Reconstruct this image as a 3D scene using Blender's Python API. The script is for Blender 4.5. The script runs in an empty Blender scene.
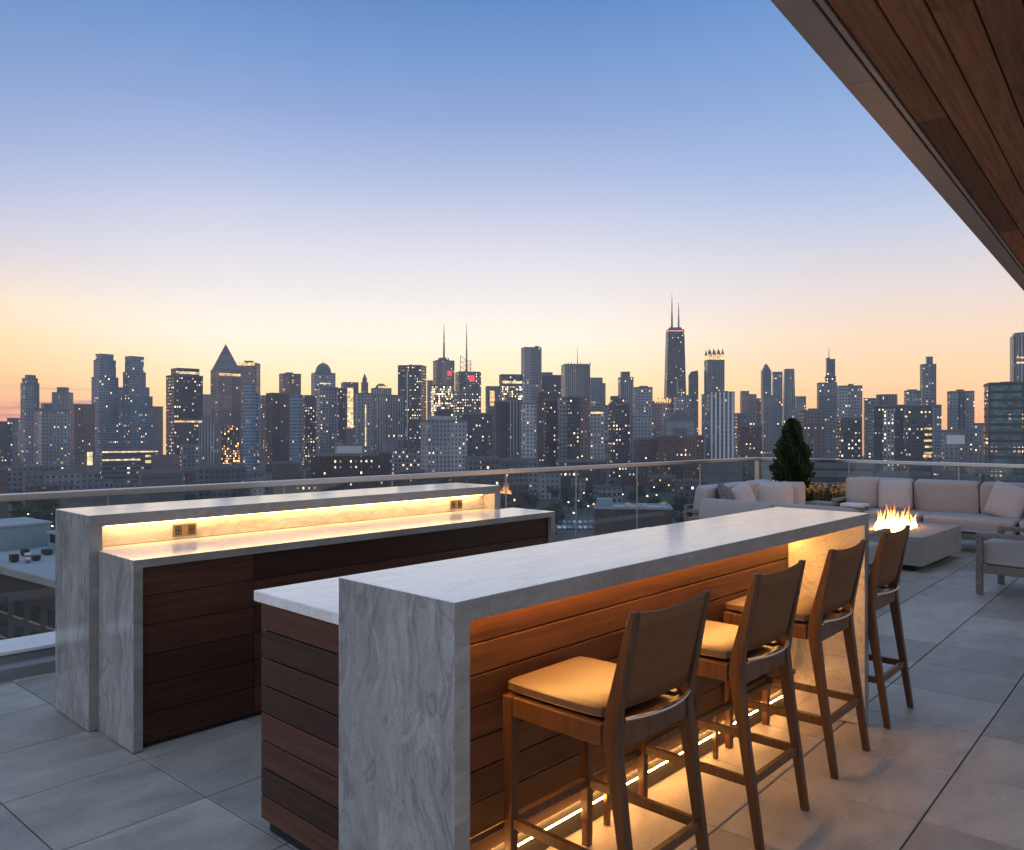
import bpy, bmesh, math, random
from mathutils import Vector, Matrix
random.seed(7)
R = math.radians
S = bpy.context.scene
C = S.collection

# ------------------------------------------------------------------ camera
FPX, CXP, HYP, CAMZ = 794.0, 512.0, 430.0, 1.53      # focal length and horizon in pixels of the 1024x850 frame
ANG = R(43.06)
FW = Vector((math.cos(ANG), math.sin(ANG), 0)); RT = Vector((math.sin(ANG), -math.cos(ANG), 0))
cam = bpy.data.cameras.new('camera'); camo = bpy.data.objects.new('camera', cam); C.objects.link(camo)
camo.location = (0, 0, CAMZ); camo.rotation_euler = (R(90), 0, ANG - R(90))
cam.sensor_width = 36; cam.sensor_fit = 'HORIZONTAL'; cam.lens = 36 * FPX / 1024
cam.shift_y = (HYP - 425) / 1024
cam.clip_start = 0.05; cam.clip_end = 20000
S.camera = camo

# ------------------------------------------------------------------ dusk sky
W = bpy.data.worlds.new('World'); S.world = W; W.use_nodes = True
def build_world():
    nt = W.node_tree; n = nt.nodes; l = nt.links; n.clear()
    out = n.new('ShaderNodeOutputWorld'); bg = n.new('ShaderNodeBackground')
    tc = n.new('ShaderNodeTexCoord'); sep = n.new('ShaderNodeSeparateXYZ')
    l.new(tc.outputs['Generated'], sep.inputs[0])
    def ramp(stops):
        r = n.new('ShaderNodeValToRGB'); e = r.color_ramp.elements
        r.color_ramp.interpolation = 'B_SPLINE' if False else 'LINEAR'
        while len(e) > 1: e.remove(e[-1])
        for i, (p, c) in enumerate(stops):
            el = e[0] if i == 0 else e.new(p)
            el.position = p; el.color = tuple(srgb(c)) + (1,)
        l.new(sep.outputs['Z'], r.inputs[0]); return r
    up = [(.58, (110, 150, 204)), (.70, (156, 183, 222)), (1, (178, 199, 232))]  # overhead sky above the view, raised beyond dusk to light the terrace
    left = ramp([(0, (222, 130, 112)), (.03, (232, 158, 116)), (.055, (248, 188, 122)), (.097, (252, 212, 150)), (.139, (247, 222, 188)), (.18, (222, 208, 206)),
                 (.21, (198, 198, 214)), (.24, (178, 187, 213)), (.288, (152, 170, 208)), (.335, (130, 157, 203)), (.42, (102, 138, 192))] + up)
    mid = ramp([(0, (250, 196, 120)), (.03, (252, 212, 145)), (.06, (252, 224, 172)), (.085, (252, 231, 194)), (.113, (252, 238, 216)), (.162, (236, 229, 223)),
                (.21, (222, 219, 227)), (.256, (200, 204, 224)), (.30, (172, 187, 221)), (.364, (140, 164, 212)), (.423, (112, 149, 203)), (.476, (90, 132, 192))] + up)
    right = ramp([(0, (240, 168, 120)), (.03, (248, 188, 132)), (.06, (249, 203, 150)), (.108, (243, 212, 180)), (.155, (228, 213, 204)), (.2, (211, 208, 216)),
                  (.235, (190, 199, 221)), (.287, (162, 183, 221)), (.367, (133, 166, 214)), (.46, (102, 146, 206))] + up)
    # the sky opposite the sunset: out of view, brightened to light facades and terrace
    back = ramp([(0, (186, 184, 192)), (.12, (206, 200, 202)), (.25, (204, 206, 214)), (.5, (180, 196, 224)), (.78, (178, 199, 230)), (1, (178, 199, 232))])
    def dot(v):
        d = n.new('ShaderNodeVectorMath'); d.operation = 'DOT_PRODUCT'
        l.new(tc.outputs['Generated'], d.inputs[0]); d.inputs[1].default_value = v; return d.outputs['Value']
    def mrange(v, a, b, x=0.0, y=1.0):
        m = n.new('ShaderNodeMapRange'); m.interpolation_type = 'SMOOTHSTEP'
        l.new(v, m.inputs[0]); m.inputs[1].default_value = a; m.inputs[2].default_value = b; m.inputs[3].default_value = x; m.inputs[4].default_value = y; return m.outputs[0]
    def mix(f, a, b):
        m = n.new('ShaderNodeMix'); m.data_type = 'RGBA'; l.new(f, m.inputs[0]); l.new(a, m.inputs[6]); l.new(b, m.inputs[7]); return m.outputs[2]
    lat = dot(tuple(RT)); fwd = dot(tuple(FW))
    c = mix(mrange(lat, -.66, -.30), left.outputs[0], mid.outputs[0])
    c = mix(mrange(lat, .0, .45), c, right.outputs[0])
    # thin violet cloud streaks low over the horizon at the sunset end
    mp = n.new('ShaderNodeMapping'); mp.inputs['Scale'].default_value = (2.2, 2.2, 46)
    l.new(tc.outputs['Generated'], mp.inputs[0])
    nz = n.new('ShaderNodeTexNoise'); nz.inputs['Scale'].default_value = 1.6; nz.inputs['Detail'].default_value = 3
    l.new(mp.outputs[0], nz.inputs[0])
    st = mrange(nz.outputs[0], .44, .58)
    lowm = mrange(sep.outputs['Z'], .060, .046); lefm = mrange(lat, -.40, -.50)
    def mul(a, b):
        m = n.new('ShaderNodeMath'); m.operation = 'MULTIPLY'; l.new(a, m.inputs[0])
        if isinstance(b, float): m.inputs[1].default_value = b
        else: l.new(b, m.inputs[1])
        return m.outputs[0]
    fac = mul(mul(mul(st, lowm), lefm), .9)
    cl = n.new('ShaderNodeRGB'); cl.outputs[0].default_value = tuple(srgb((168, 118, 132))) + (1,)
    c = mix(fac, c, cl.outputs[0])
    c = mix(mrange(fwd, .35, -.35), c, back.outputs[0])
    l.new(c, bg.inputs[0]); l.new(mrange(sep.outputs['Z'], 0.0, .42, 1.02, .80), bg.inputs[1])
    l.new(bg.outputs[0], out.inputs[0])
def srgb(c):
    r = []
    for v in c:
        v = v / 255
        r.append(v / 12.92 if v <= .04045 else ((v + .055) / 1.055) ** 2.4)
    return r
build_world()
S.view_settings.view_transform = 'Standard'; S.view_settings.look = 'None'
S.view_settings.exposure = 0.52; S.view_settings.gamma = 1.0
S.render.engine = 'CYCLES'
S.cycles.use_denoising = True
try: S.cycles.denoiser = 'OPENIMAGEDENOISE'
except Exception: pass
S.cycles.max_bounces = 8; S.cycles.transparent_max_bounces = 24
S.cycles.sample_clamp_indirect = 6.0
S.cycles.caustics_reflective = False; S.cycles.caustics_refractive = False

# ------------------------------------------------------------------ pixel helpers
def P(x, y, z=0.0):
    d = FPX * (CAMZ - z) / (y - HYP); v = FW * d + RT * ((x - CXP) / FPX * d); v.z = z; return v
def at(x, d, z=0.0):
    v = FW * d + RT * ((x - CXP) / FPX * d); v.z = z; return v
def zpx(y, d): return CAMZ - (y - HYP) * d / FPX

# ------------------------------------------------------------------ mesh builder
class MB:
    def top_mat(s, m):
        s.m[-5] = m; return s
    def __init__(s): s.v = []; s.f = []; s.uv = []; s.m = []; s.r = []; s.sm = []
    def face(s, idx, m=0, uv=None, r=0.5, smooth=False):
        s.f.append(idx); s.m.append(m); s.uv.append(uv); s.r.append(r); s.sm.append(smooth)
    def add(s, vs): k = len(s.v); s.v += [Vector(v) for v in vs]; return k
    def box(s, x0, x1, y0, y1, z0, z1, m=0, r=0.5, M=None):
        vs = [Vector(p) for p in ((x0,y0,z0),(x1,y0,z0),(x1,y1,z0),(x0,y1,z0),(x0,y0,z1),(x1,y0,z1),(x1,y1,z1),(x0,y1,z1))]
        if M is not None: vs = [M @ v for v in vs]
        k = s.add(vs)
        for q in ((0,3,2,1),(4,5,6,7),(0,1,5,4),(1,2,6,5),(2,3,7,6),(3,0,4,7)): s.face([k+i for i in q], m, None, r)
        return s
    def prism(s, poly, z0, z1, m=0, mt=1, poly2=None, u0=0.0, bottom=False, r=.5):
        """walls carry UV in metres (perimeter, height)"""
        n = len(poly); q = poly2 or poly
        k = s.add([(p[0], p[1], z0) for p in poly] + [(p[0], p[1], z1) for p in q])
        u = u0
        for i in range(n):
            j = (i + 1) % n
            a = (Vector(poly[j][:2]) - Vector(poly[i][:2])).length
            s.face([k+i, k+j, k+n+j, k+n+i], m, [(u, z0), (u+a, z0), (u+a, z1), (u, z1)], r); u += a
        s.face([k+n+i for i in range(n)], mt, None, r)
        if bottom: s.face([k+i for i in reversed(range(n))], mt, None, r)
        return s
    def tube(s, p0, p1, r0, r1=None, n=8, m=0, caps=True, smooth=True, r=.5):
        p0 = Vector(p0); p1 = Vector(p1); r1 = r0 if r1 is None else r1
        d = (p1 - p0).normalized(); a = d.orthogonal().normalized(); b = d.cross(a)
        k = s.add([p0 + (a*math.cos(t) + b*math.sin(t))*r0 for t in [2*math.pi*i/n for i in range(n)]] +
                  [p1 + (a*math.cos(t) + b*math.sin(t))*r1 for t in [2*math.pi*i/n for i in range(n)]])
        for i in range(n):
            j = (i+1) % n; s.face([k+i, k+j, k+n+j, k+n+i], m, None, r, smooth)
        if caps:
            s.face([k+i for i in reversed(range(n))], m, None, r); s.face([k+n+i for i in range(n)], m, None, r)
        return s
    def bar(s, p0, p1, w0, h0, w1=None, h1=None, m=0, up=(0,0,1), r=.5):
        """rectangular bar from p0 to p1"""
        p0 = Vector(p0); p1 = Vector(p1); w1 = w0 if w1 is None else w1; h1 = h0 if h1 is None else h1
        d = (p1-p0).normalized(); u = Vector(up)
        if abs(d.dot(u)) > .95: u = Vector((0,1,0))
        a = d.cross(u).normalized(); b = a.cross(d).normalized()
        k = s.add([p0 + a*sx*w0/2 + b*sy*h0/2 for sx, sy in ((-1,-1),(1,-1),(1,1),(-1,1))] + [p1 + a*sx*w1/2 + b*sy*h1/2 for sx, sy in ((-1,-1),(1,-1),(1,1),(-1,1))])
        for q in ((3,2,1,0),(4,5,6,7),(0,1,5,4),(1,2,6,5),(2,3,7,6),(3,0,4,7)): s.face([k+i for i in q], m, None, r)
        return s
    def lathe(s, prof, c=(0,0,0), n=12, m=0, smooth=True):
        c = Vector(c); k = len(s.v)
        for (rr, z) in prof:
            s.add([c + Vector((rr*math.cos(2*math.pi*i/n), rr*math.sin(2*math.pi*i/n), z)) for i in range(n)])
        for a in range(len(prof)-1):
            for i in range(n):
                j = (i+1) % n; s.face([k+a*n+i, k+a*n+j, k+(a+1)*n+j, k+(a+1)*n+i], m, None, .5, smooth)
        return s
    def quad(s, c, a, b, m=0, r=.5):
        c = Vector(c); k = s.add([c-a-b, c+a-b, c+a+b, c-a+b]); s.face([k,k+1,k+2,k+3], m, None, r); return s
    def build(s, name, mats, parent=None, bevel=0, seg=2, M=None, recalc=False):
        me = bpy.data.meshes.new(name)
        me.from_pydata([tuple(M @ v if M is not None else v) for v in s.v], [], s.f)
        for mt in (mats if isinstance(mats, (list, tuple)) else [mats]): me.materials.append(mt)
        me.polygons.foreach_set('material_index', s.m)
        me.polygons.foreach_set('use_smooth', s.sm)
        if any(u is not None for u in s.uv):
            ul = me.uv_layers.new(name='UVMap'); d = ul.data
            for p in me.polygons:
                u = s.uv[p.index]
                for q, li in enumerate(p.loop_indices): d[li].uv = u[q] if u else (0, 0)
        at_ = me.attributes.new('rnd', 'FLOAT', 'FACE'); at_.data.foreach_set('value', s.r)
        if recalc:
            bm = bmesh.new(); bm.from_mesh(me); bmesh.ops.recalc_face_normals(bm, faces=bm.faces[:]); bm.to_mesh(me); bm.free()
        me.update()
        o = bpy.data.objects.new(name, me); C.objects.link(o)
        if parent is not None: o.parent = parent
        if bevel:
            b = o.modifiers.new('b', 'BEVEL'); b.width = bevel; b.segments = seg; b.limit_method = 'ANGLE'; b.angle_limit = R(40)
            b.harden_normals = False
        return o

def tag(o, label=None, cat=None, group=None, kind=None):
    if label: o['label'] = label
    if cat: o['category'] = cat
    if group: o['group'] = group
    if kind: o['kind'] = kind
    return o
def thing(name, label, cat, loc=(0,0,0), rz=0, group=None):
    o = bpy.data.objects.new(name, None); C.objects.link(o); o.empty_display_size = .1
    o.location = loc; o.rotation_euler = (0, 0, rz); return tag(o, label, cat, group)
def copy_tree(o, parent=None):
    c = o.copy(); C.objects.link(c); c.parent = parent
    for ch in list(o.children): copy_tree(ch, c)
    return c

# ------------------------------------------------------------------ materials
def newmat(name):
    m = bpy.data.materials.new(name); m.use_nodes = True; nt = m.node_tree
    return m, nt, nt.nodes, nt.links, nt.nodes['Principled BSDF']
def plain(name, col, rough=.6, metal=0, var=.12, scale=8, bump=0, spec=.5, aniso=(1,1,1)):
    m, nt, n, l, b = newmat(name)
    b.inputs['Roughness'].default_value = rough; b.inputs['Metallic'].default_value = metal
    b.inputs['Specular IOR Level'].default_value = spec
    tc = n.new('ShaderNodeTexCoord'); mp = n.new('ShaderNodeMapping'); mp.inputs['Scale'].default_value = aniso
    l.new(tc.outputs['Object'], mp.inputs[0])
    nz = n.new('ShaderNodeTexNoise'); nz.inputs['Scale'].default_value = scale; nz.inputs['Detail'].default_value = 6; nz.inputs['Roughness'].default_value = .6
    l.new(mp.outputs[0], nz.inputs[0])
    mx = n.new('ShaderNodeMix'); mx.data_type = 'RGBA'
    mx.inputs[6].default_value = tuple(c*(1-var) for c in col) + (1,); mx.inputs[7].default_value = tuple(min(1, c*(1+var)) for c in col) + (1,)
    mr = n.new('ShaderNodeMapRange'); mr.inputs[1].default_value = .3; mr.inputs[2].default_value = .7; l.new(nz.outputs[0], mr.inputs[0])
    l.new(mr.outputs[0], mx.inputs[0]); l.new(mx.outputs[2], b.inputs['Base Color'])
    if bump:
        bp = n.new('ShaderNodeBump'); bp.inputs['Strength'].default_value = bump; bp.inputs['Distance'].default_value = .01
        l.new(nz.outputs[0], bp.inputs['Height']); l.new(bp.outputs[0], b.inputs['Normal'])
    return m
def emit(name, col, st, sample=True):
    m, nt, n, l, b = newmat(name)
    b.inputs['Base Color'].default_value = (.1,.1,.1,1); b.inputs['Emission Color'].default_value = tuple(col)+(1,); b.inputs['Emission Strength'].default_value = st
    if not sample: m.cycles.emission_sampling = 'NONE'
    return m
def wood(name, dark, light, axis='X', rough=.45, grain=1.0):
    """board wood: grain runs along axis, each board its own tint from the face attribute rnd"""
    m, nt, n, l, b = newmat(name)
    tc = n.new('ShaderNodeTexCoord'); mp = n.new('ShaderNodeMapping')
    sc = {'X': (1.2, 26, 26), 'Y': (26, 1.2, 26), 'Z': (26, 26, 1.2)}[axis]; mp.inputs['Scale'].default_value = sc
    at_ = n.new('ShaderNodeAttribute'); at_.attribute_name = 'rnd'
    off = n.new('ShaderNodeVectorMath'); off.operation = 'SCALE'; off.inputs[0].default_value = (7.3, 5.1, 9.7); l.new(at_.outputs['Fac'], off.inputs['Scale'])
    ad = n.new('ShaderNodeVectorMath'); ad.operation = 'ADD'; l.new(tc.outputs['Object'], ad.inputs[0]); l.new(off.outputs[0], ad.inputs[1]); l.new(ad.outputs[0], mp.inputs[0])
    nz = n.new('ShaderNodeTexNoise'); nz.inputs['Scale'].default_value = 1.6*grain; nz.inputs['Detail'].default_value = 8; nz.inputs['Roughness'].default_value = .65; nz.inputs['Distortion'].default_value = .6
    l.new(mp.outputs[0], nz.inputs[0])
    cr = n.new('ShaderNodeMapRange'); cr.inputs[1].default_value = .28; cr.inputs[2].default_value = .72; l.new(nz.outputs[0], cr.inputs[0])
    mx = n.new('ShaderNodeMix'); mx.data_type = 'RGBA'; mx.inputs[6].default_value = tuple(dark)+(1,); mx.inputs[7].default_value = tuple(light)+(1,); l.new(cr.outputs[0], mx.inputs[0])
    mr = n.new('ShaderNodeMapRange'); mr.inputs[3].default_value = .55; mr.inputs[4].default_value = 1.4; l.new(at_.outputs['Fac'], mr.inputs[0])
    ml = n.new('ShaderNodeVectorMath'); ml.operation = 'SCALE'; l.new(mx.outputs[2], ml.inputs[0]); l.new(mr.outputs[0], ml.inputs['Scale'])
    l.new(ml.outputs[0], b.inputs['Base Color']); b.inputs['Specular IOR Level'].default_value = .3
    rr = n.new('ShaderNodeMapRange'); rr.inputs[3].default_value = rough+.12; rr.inputs[4].default_value = rough-.08; l.new(nz.outputs[0], rr.inputs[0]); l.new(rr.outputs[0], b.inputs['Roughness'])
    bp = n.new('ShaderNodeBump'); bp.inputs['Strength'].default_value = .25; bp.inputs['Distance'].default_value = .003; l.new(nz.outputs[0], bp.inputs['Height']); l.new(bp.outputs[0], b.inputs['Normal'])
    return m
def stone(name, scale, base, pale, vein, rough=.16, veins=.6, warp=.25, tilt=0, grain=.08):
    m, nt, n, l, b = newmat(name)
    tc = n.new('ShaderNodeTexCoord'); mp = n.new('ShaderNodeMapping'); mp.inputs['Scale'].default_value = scale
    wz = n.new('ShaderNodeTexNoise'); wz.inputs['Scale'].default_value = 1.7; wz.inputs['Detail'].default_value = 3; l.new(tc.outputs['Object'], wz.inputs[0])
    ws = n.new('ShaderNodeVectorMath'); ws.operation = 'SCALE'; ws.inputs['Scale'].default_value = warp; l.new(wz.outputs['Color'], ws.inputs[0])
    wa = n.new('ShaderNodeVectorMath'); wa.operation = 'ADD'; l.new(tc.outputs['Object'], wa.inputs[0]); l.new(ws.outputs[0], wa.inputs[1])
    l.new(wa.outputs[0], mp.inputs[0]); mp.inputs['Rotation'].default_value = (R(tilt), R(tilt*.7), 0)
    def noise(s, d, dist, rgh=.6):
        z = n.new('ShaderNodeTexNoise'); z.inputs['Scale'].default_value = s; z.inputs['Detail'].default_value = d; z.inputs['Distortion'].default_value = dist; z.inputs['Roughness'].default_value = rgh
        l.new(mp.outputs[0], z.inputs[0]); return z.outputs[0]
    def mr(v, a, c, x=0., y=1.):
        k = n.new('ShaderNodeMapRange'); l.new(v, k.inputs[0]); k.inputs[1].default_value = a; k.inputs[2].default_value = c; k.inputs[3].default_value = x; k.inputs[4].default_value = y; return k.outputs[0]
    def mix(f, a, c):
        k = n.new('ShaderNodeMix'); k.data_type = 'RGBA'; l.new(f, k.inputs[0])
        for i, v in ((6, a), (7, c)):
            if isinstance(v, tuple): k.inputs[i].default_value = v + (1,)
            else: l.new(v, k.inputs[i])
        return k.outputs[2]
    c = mix(mr(noise(1.4, 8, 1.2), .32, .68), base, pale)
    # fine veins: where a distorted noise crosses its middle value
    v1 = noise(1.1, 6, 1.8, .55); a1 = n.new('ShaderNodeMath'); a1.operation = 'SUBTRACT'; l.new(v1, a1.inputs[0]); a1.inputs[1].default_value = .5
    a2 = n.new('ShaderNodeMath'); a2.operation = 'ABSOLUTE'; l.new(a1.outputs[0], a2.inputs[0])
    fv = mr(a2.outputs[0], .0, .035, veins, 0.)
    c = mix(fv, c, vein)
    v2 = noise(2.6, 8, .8, .7); c = mix(mr(v2, .55, .75, 0., veins*.6), c, vein)
    c = mix(mr(noise(2.0, 5, 2.2), .60, .72, 0., .55), c, tuple(min(1., p*1.25) for p in pale))
    gm = n.new('ShaderNodeVectorMath'); gm.operation = 'SCALE'; l.new(c, gm.inputs[0])
    g1 = noise(7.5, 10, .6, .75); l.new(mr(g1, .3, .7, 1-grain, 1+grain), gm.inputs['Scale'])
    c = gm.outputs[0]
    l.new(c, b.inputs['Base Color'])
    sp_ = n.new('ShaderNodeTexNoise'); sp_.inputs['Scale'].default_value = 120; sp_.inputs['Detail'].default_value = 2; l.new(tc.outputs['Object'], sp_.inputs[0])
    g2 = n.new('ShaderNodeVectorMath'); g2.operation = 'SCALE'; l.new(gm.outputs[0], g2.inputs[0]); l.new(mr(sp_.outputs[0], .3, .7, .91, 1.09), g2.inputs['Scale']); l.new(g2.outputs[0], b.inputs['Base Color'])
    l.new(mr(g1, .3, .7, rough+.06, rough-.03), b.inputs['Roughness'])
    return m

def glass_mat(name, tint=(.93,.96,.95)):
    m, nt, n, l, b = newmat(name); n.remove(b)
    out = n['Material Output']
    tr = n.new('ShaderNodeBsdfTransparent'); tr.inputs[0].default_value = tint+(1,)
    gl = n.new('ShaderNodeBsdfGlossy'); gl.inputs['Roughness'].default_value = .0
    ge = n.new('ShaderNodeNewGeometry'); mr = n.new('ShaderNodeMapRange'); mr.inputs[3].default_value = 1.5; mr.inputs[4].default_value = 1/1.5
    l.new(ge.outputs['Backfacing'], mr.inputs[0])
    fr = n.new('ShaderNodeFresnel'); l.new(mr.outputs[0], fr.inputs[0])
    mx = n.new('ShaderNodeMixShader'); l.new(fr.outputs[0], mx.inputs[0]); l.new(tr.outputs[0], mx.inputs[1]); l.new(gl.outputs[0], mx.inputs[2])
    l.new(mx.outputs[0], out.inputs[0]); return m

M = {}
M['tile'] = None
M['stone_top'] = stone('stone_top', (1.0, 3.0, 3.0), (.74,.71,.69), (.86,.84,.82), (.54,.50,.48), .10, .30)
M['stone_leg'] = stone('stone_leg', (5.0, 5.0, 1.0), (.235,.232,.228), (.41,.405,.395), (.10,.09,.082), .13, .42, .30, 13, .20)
M['stone_edge_shaded'] = stone('stone_edge_shaded', (1.0, 3.0, 3.0), (.205,.19,.175), (.29,.275,.26), (.15,.135,.12), .2, .3)  # top stone in a darker tone: shade on the slab edges painted in
M['stone_warm'] = stone('stone_splash', (1.0, 3.0, 4.0), (.50,.46,.40), (.62,.58,.52), (.34,.28,.22), .2, .5)
M['wood_bar'] = wood('wood_bar', (.055,.022,.009), (.14,.056,.022), 'X', .42)
M['wood_bar_y'] = wood('wood_bar_end', (.042,.017,.010), (.105,.043,.024), 'Y', .45)
M['wood_dark'] = wood('wood_dark', (.028,.011,.0065), (.078,.031,.017), 'X', .42)
M['wood_soffit'] = wood('wood_soffit', (.18,.066,.028), (.40,.155,.068), 'X', .6)
M['stool_wood'] = wood('stool_wood', (.062,.028,.0135), (.14,.065,.031), 'Z', .4)
M['grey_wood'] = wood('grey_wood', (.13,.115,.10), (.26,.235,.21), 'X', .6)
M['leather'] = plain('seat_leather', (.115,.075,.056), .42, var=.10, scale=30, bump=.08)
M['sling'] = plain('back_sling', (.135,.060,.026), .7, spec=.2, var=.12, scale=60, bump=.1)
M['fabric'] = plain('sofa_fabric', (.37,.345,.345), .95, var=.07, scale=90, bump=.25)
M['fabric_light'] = plain('pillow_fabric', (.43,.405,.405), .95, var=.1, scale=120, bump=.3)
M['fabric_dark'] = plain('dark_pillow_fabric', (.16,.13,.14), .95, var=.5, scale=24, bump=.3)
M['steel'] = plain('brushed_steel', (.55,.53,.50), .32, 1.0, var=.08, scale=20, aniso=(1,20,20))
M['bronze'] = plain('bronze_metal', (.16,.11,.07), .38, 1.0, var=.1)
M['dark_metal'] = plain('dark_metal', (.05,.045,.04), .5, .6)
M['pane_in'] = plain('door_glass', (.02,.02,.022), .08)
M['black'] = plain('black_slot', (.012,.012,.012), .6)
M['concrete'] = plain('pit_concrete', (.30,.275,.255), .8, var=.12, scale=5, bump=.12)
M['kerb'] = plain('kerb_concrete', (.19,.20,.215), .7, var=.1, scale=4, bump=.05)
M['kerb_cap'] = plain('kerb_cap', (.62,.63,.64), .5, var=.06, scale=4)
M['fascia'] = plain('fascia_metal', (.42,.33,.27), .42, .2, var=.1, scale=3)
M['plate'] = plain('outlet_plate', (.24,.17,.10), .4, .4)
M['glass'] = glass_mat('rail_glass')
M['led'] = emit('led_warm', (1.0,.48,.12), 105)
M['led_cool'] = emit('led_back', (1.0,.58,.20), 17)
M['led_floor'] = emit('led_floor', (1.0,.46,.13), 72)

def tile_material():
    m, nt, n, l, b = newmat('terrace_tile')
    tc = n.new('ShaderNodeTexCoord'); at_ = n.new('ShaderNodeAttribute'); at_.attribute_name = 'rnd'
    off = n.new('ShaderNodeVectorMath'); off.operation = 'SCALE'; off.inputs[0].default_value = (31., 17., 0.); l.new(at_.outputs['Fac'], off.inputs['Scale'])
    ad = n.new('ShaderNodeVectorMath'); ad.operation = 'ADD'; l.new(tc.outputs['Object'], ad.inputs[0]); l.new(off.outputs[0], ad.inputs[1])
    mp = n.new('ShaderNodeMapping'); mp.inputs['Scale'].default_value = (1.2, 2.4, 1); l.new(ad.outputs[0], mp.inputs[0])
    z1 = n.new('ShaderNodeTexNoise'); z1.inputs['Scale'].default_value = 2.2; z1.inputs['Detail'].default_value = 9; z1.inputs['Roughness'].default_value = .62; z1.inputs['Distortion'].default_value = .5; l.new(mp.outputs[0], z1.inputs[0])
    z2 = n.new('ShaderNodeTexNoise'); z2.inputs['Scale'].default_value = 60; z2.inputs['Detail'].default_value = 3; l.new(tc.outputs['Object'], z2.inputs[0])
    mr = n.new('ShaderNodeMapRange'); mr.inputs[1].default_value = .3; mr.inputs[2].default_value = .7; l.new(z1.outputs[0], mr.inputs[0])
    mx = n.new('ShaderNodeMix'); mx.data_type = 'RGBA'; mx.inputs[6].default_value = (.245,.224,.198,1); mx.inputs[7].default_value = (.40,.365,.322,1); l.new(mr.outputs[0], mx.inputs[0])
    m2 = n.new('ShaderNodeMapRange'); m2.inputs[3].default_value = .76; m2.inputs[4].default_value = 1.16; l.new(at_.outputs['Fac'], m2.inputs[0])
    m3 = n.new('ShaderNodeMapRange'); m3.inputs[1].default_value = .3; m3.inputs[2].default_value = .7; m3.inputs[3].default_value = .93; m3.inputs[4].default_value = 1.07; l.new(z2.outputs[0], m3.inputs[0])
    mm = n.new('ShaderNodeMath'); mm.operation = 'MULTIPLY'; l.new(m2.outputs[0], mm.inputs[0]); l.new(m3.outputs[0], mm.inputs[1])
    ml = n.new('ShaderNodeVectorMath'); ml.operation = 'SCALE'; l.new(mx.outputs[2], ml.inputs[0]); l.new(mm.outputs[0], ml.inputs['Scale'])
    l.new(ml.outputs[0], b.inputs['Base Color'])
    rr = n.new('ShaderNodeMapRange'); rr.inputs[3].default_value = .42; rr.inputs[4].default_value = .62; l.new(z1.outputs[0], rr.inputs[0]); l.new(rr.outputs[0], b.inputs['Roughness'])
    bp = n.new('ShaderNodeBump'); bp.inputs['Strength'].default_value = .12; bp.inputs['Distance'].default_value = .002; l.new(z2.outputs[0], bp.inputs['Height']); l.new(bp.outputs[0], b.inputs['Normal'])
    return m
M['tile'] = tile_material()

# ================================================================== TERRACE SHELL
LR0, LR1 = Vector((-3.0, 6.87, 0)), Vector((13.0, 6.3, 0))       # railing runs (plan)
RR1 = Vector((12.3, -3.0, 0))
RAILZ = 1.06

def floor():
    mb = MB(); th = R(2.3); s = .577
    Mx = Matrix.Rotation(th, 4, 'Z')
    g1, g2 = .0038, .0024
    def inside(p):
        # inner side of both kerbs
        a = (LR1-LR0).cross(Vector((p.x, p.y, 0))-LR0).z; b = (RR1-LR1).cross(Vector((p.x, p.y, 0))-LR1).z
        return a < -.25*(LR1-LR0).length and b < -.1
    for i in range(-6, 24):
        for j in range(-8, 14):
            u0 = 1.10 + i*s; v0 = .82 + j*s
            c = Mx @ Vector((u0+s/2, v0+s/2, 0))
            if not inside(c): continue
            # each tile: top with a tiny chamfer
            r = random.random(); e = .003
            x0, x1, y0, y1 = u0+g2, u0+s-g2, v0+g1, v0+s-g1
            k = mb.add([Mx @ Vector(p) for p in ((x0,y0,-.03),(x1,y0,-.03),(x1,y1,-.03),(x0,y1,-.03),(x0,y0,-e),(x1,y0,-e),(x1,y1,-e),(x0,y1,-e),
                        (x0+e,y0+e,0),(x1-e,y0+e,0),(x1-e,y1-e,0),(x0+e,y1-e,0))])
            for q in ((0,1,5,4),(1,2,6,5),(2,3,7,6),(3,0,4,7),(4,5,9,8),(5,6,10,9),(6,7,11,10),(7,4,8,11),(8,9,10,11)): mb.face([k+t for t in q], 0, None, r)
    tag(mb.build('terrace_floor', M['tile']), kind='structure')
    b = MB(); ins = (LR1-LR0).normalized(); nn_ = Vector((-ins.y, ins.x, 0)); p0 = LR0 - nn_*.9; p1 = LR1 - nn_*.9
    b.prism([(p0.x-1, -4.5), (RR1.x+.3, -4.5), (LR1.x+.05, p1.y), (p1.x, p1.y), (p0.x, p0.y), (p0.x-1, p0.y)], -.5, -.028, 0, 0)
    tag(b.build('floor_base', M['black']), kind='structure')
floor()

def run_frame(a, b):
    d = (b-a); L = d.length; d.normalize(); nrm = Vector((-d.y, d.x, 0))   # nrm points to the left of travel (outwards)
    return Matrix(((d.x, nrm.x, 0, a.x), (d.y, nrm.y, 0, a.y), (0, 0, 1, 0), (0, 0, 0, 1))), L
def kerb(a, b, name, label):
    Mx, L = run_frame(a, b)
    t = thing(name, label, 'parapet')
    mb = MB(); mb.box(-.02, L, -1.16, -1.02, -.05, .075, M=Mx); mb.box(-.02, L, -1.02, -.70, -.5, .125, M=Mx); mb.box(-.02, L, -.70, .1, -.5, -.30, M=Mx)
    mb.build('upstand', M['kerb'], t, bevel=.006)
    mb = MB(); mb.box(-.02, L, -1.035, -.69, .127, .15, M=Mx); mb.build('coping', M['kerb_cap'], t, bevel=.004)
kerb(LR0, LR1, 'parapet_kerb', 'low grey kerb with pale coping under the long glass railing behind the bars')
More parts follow.
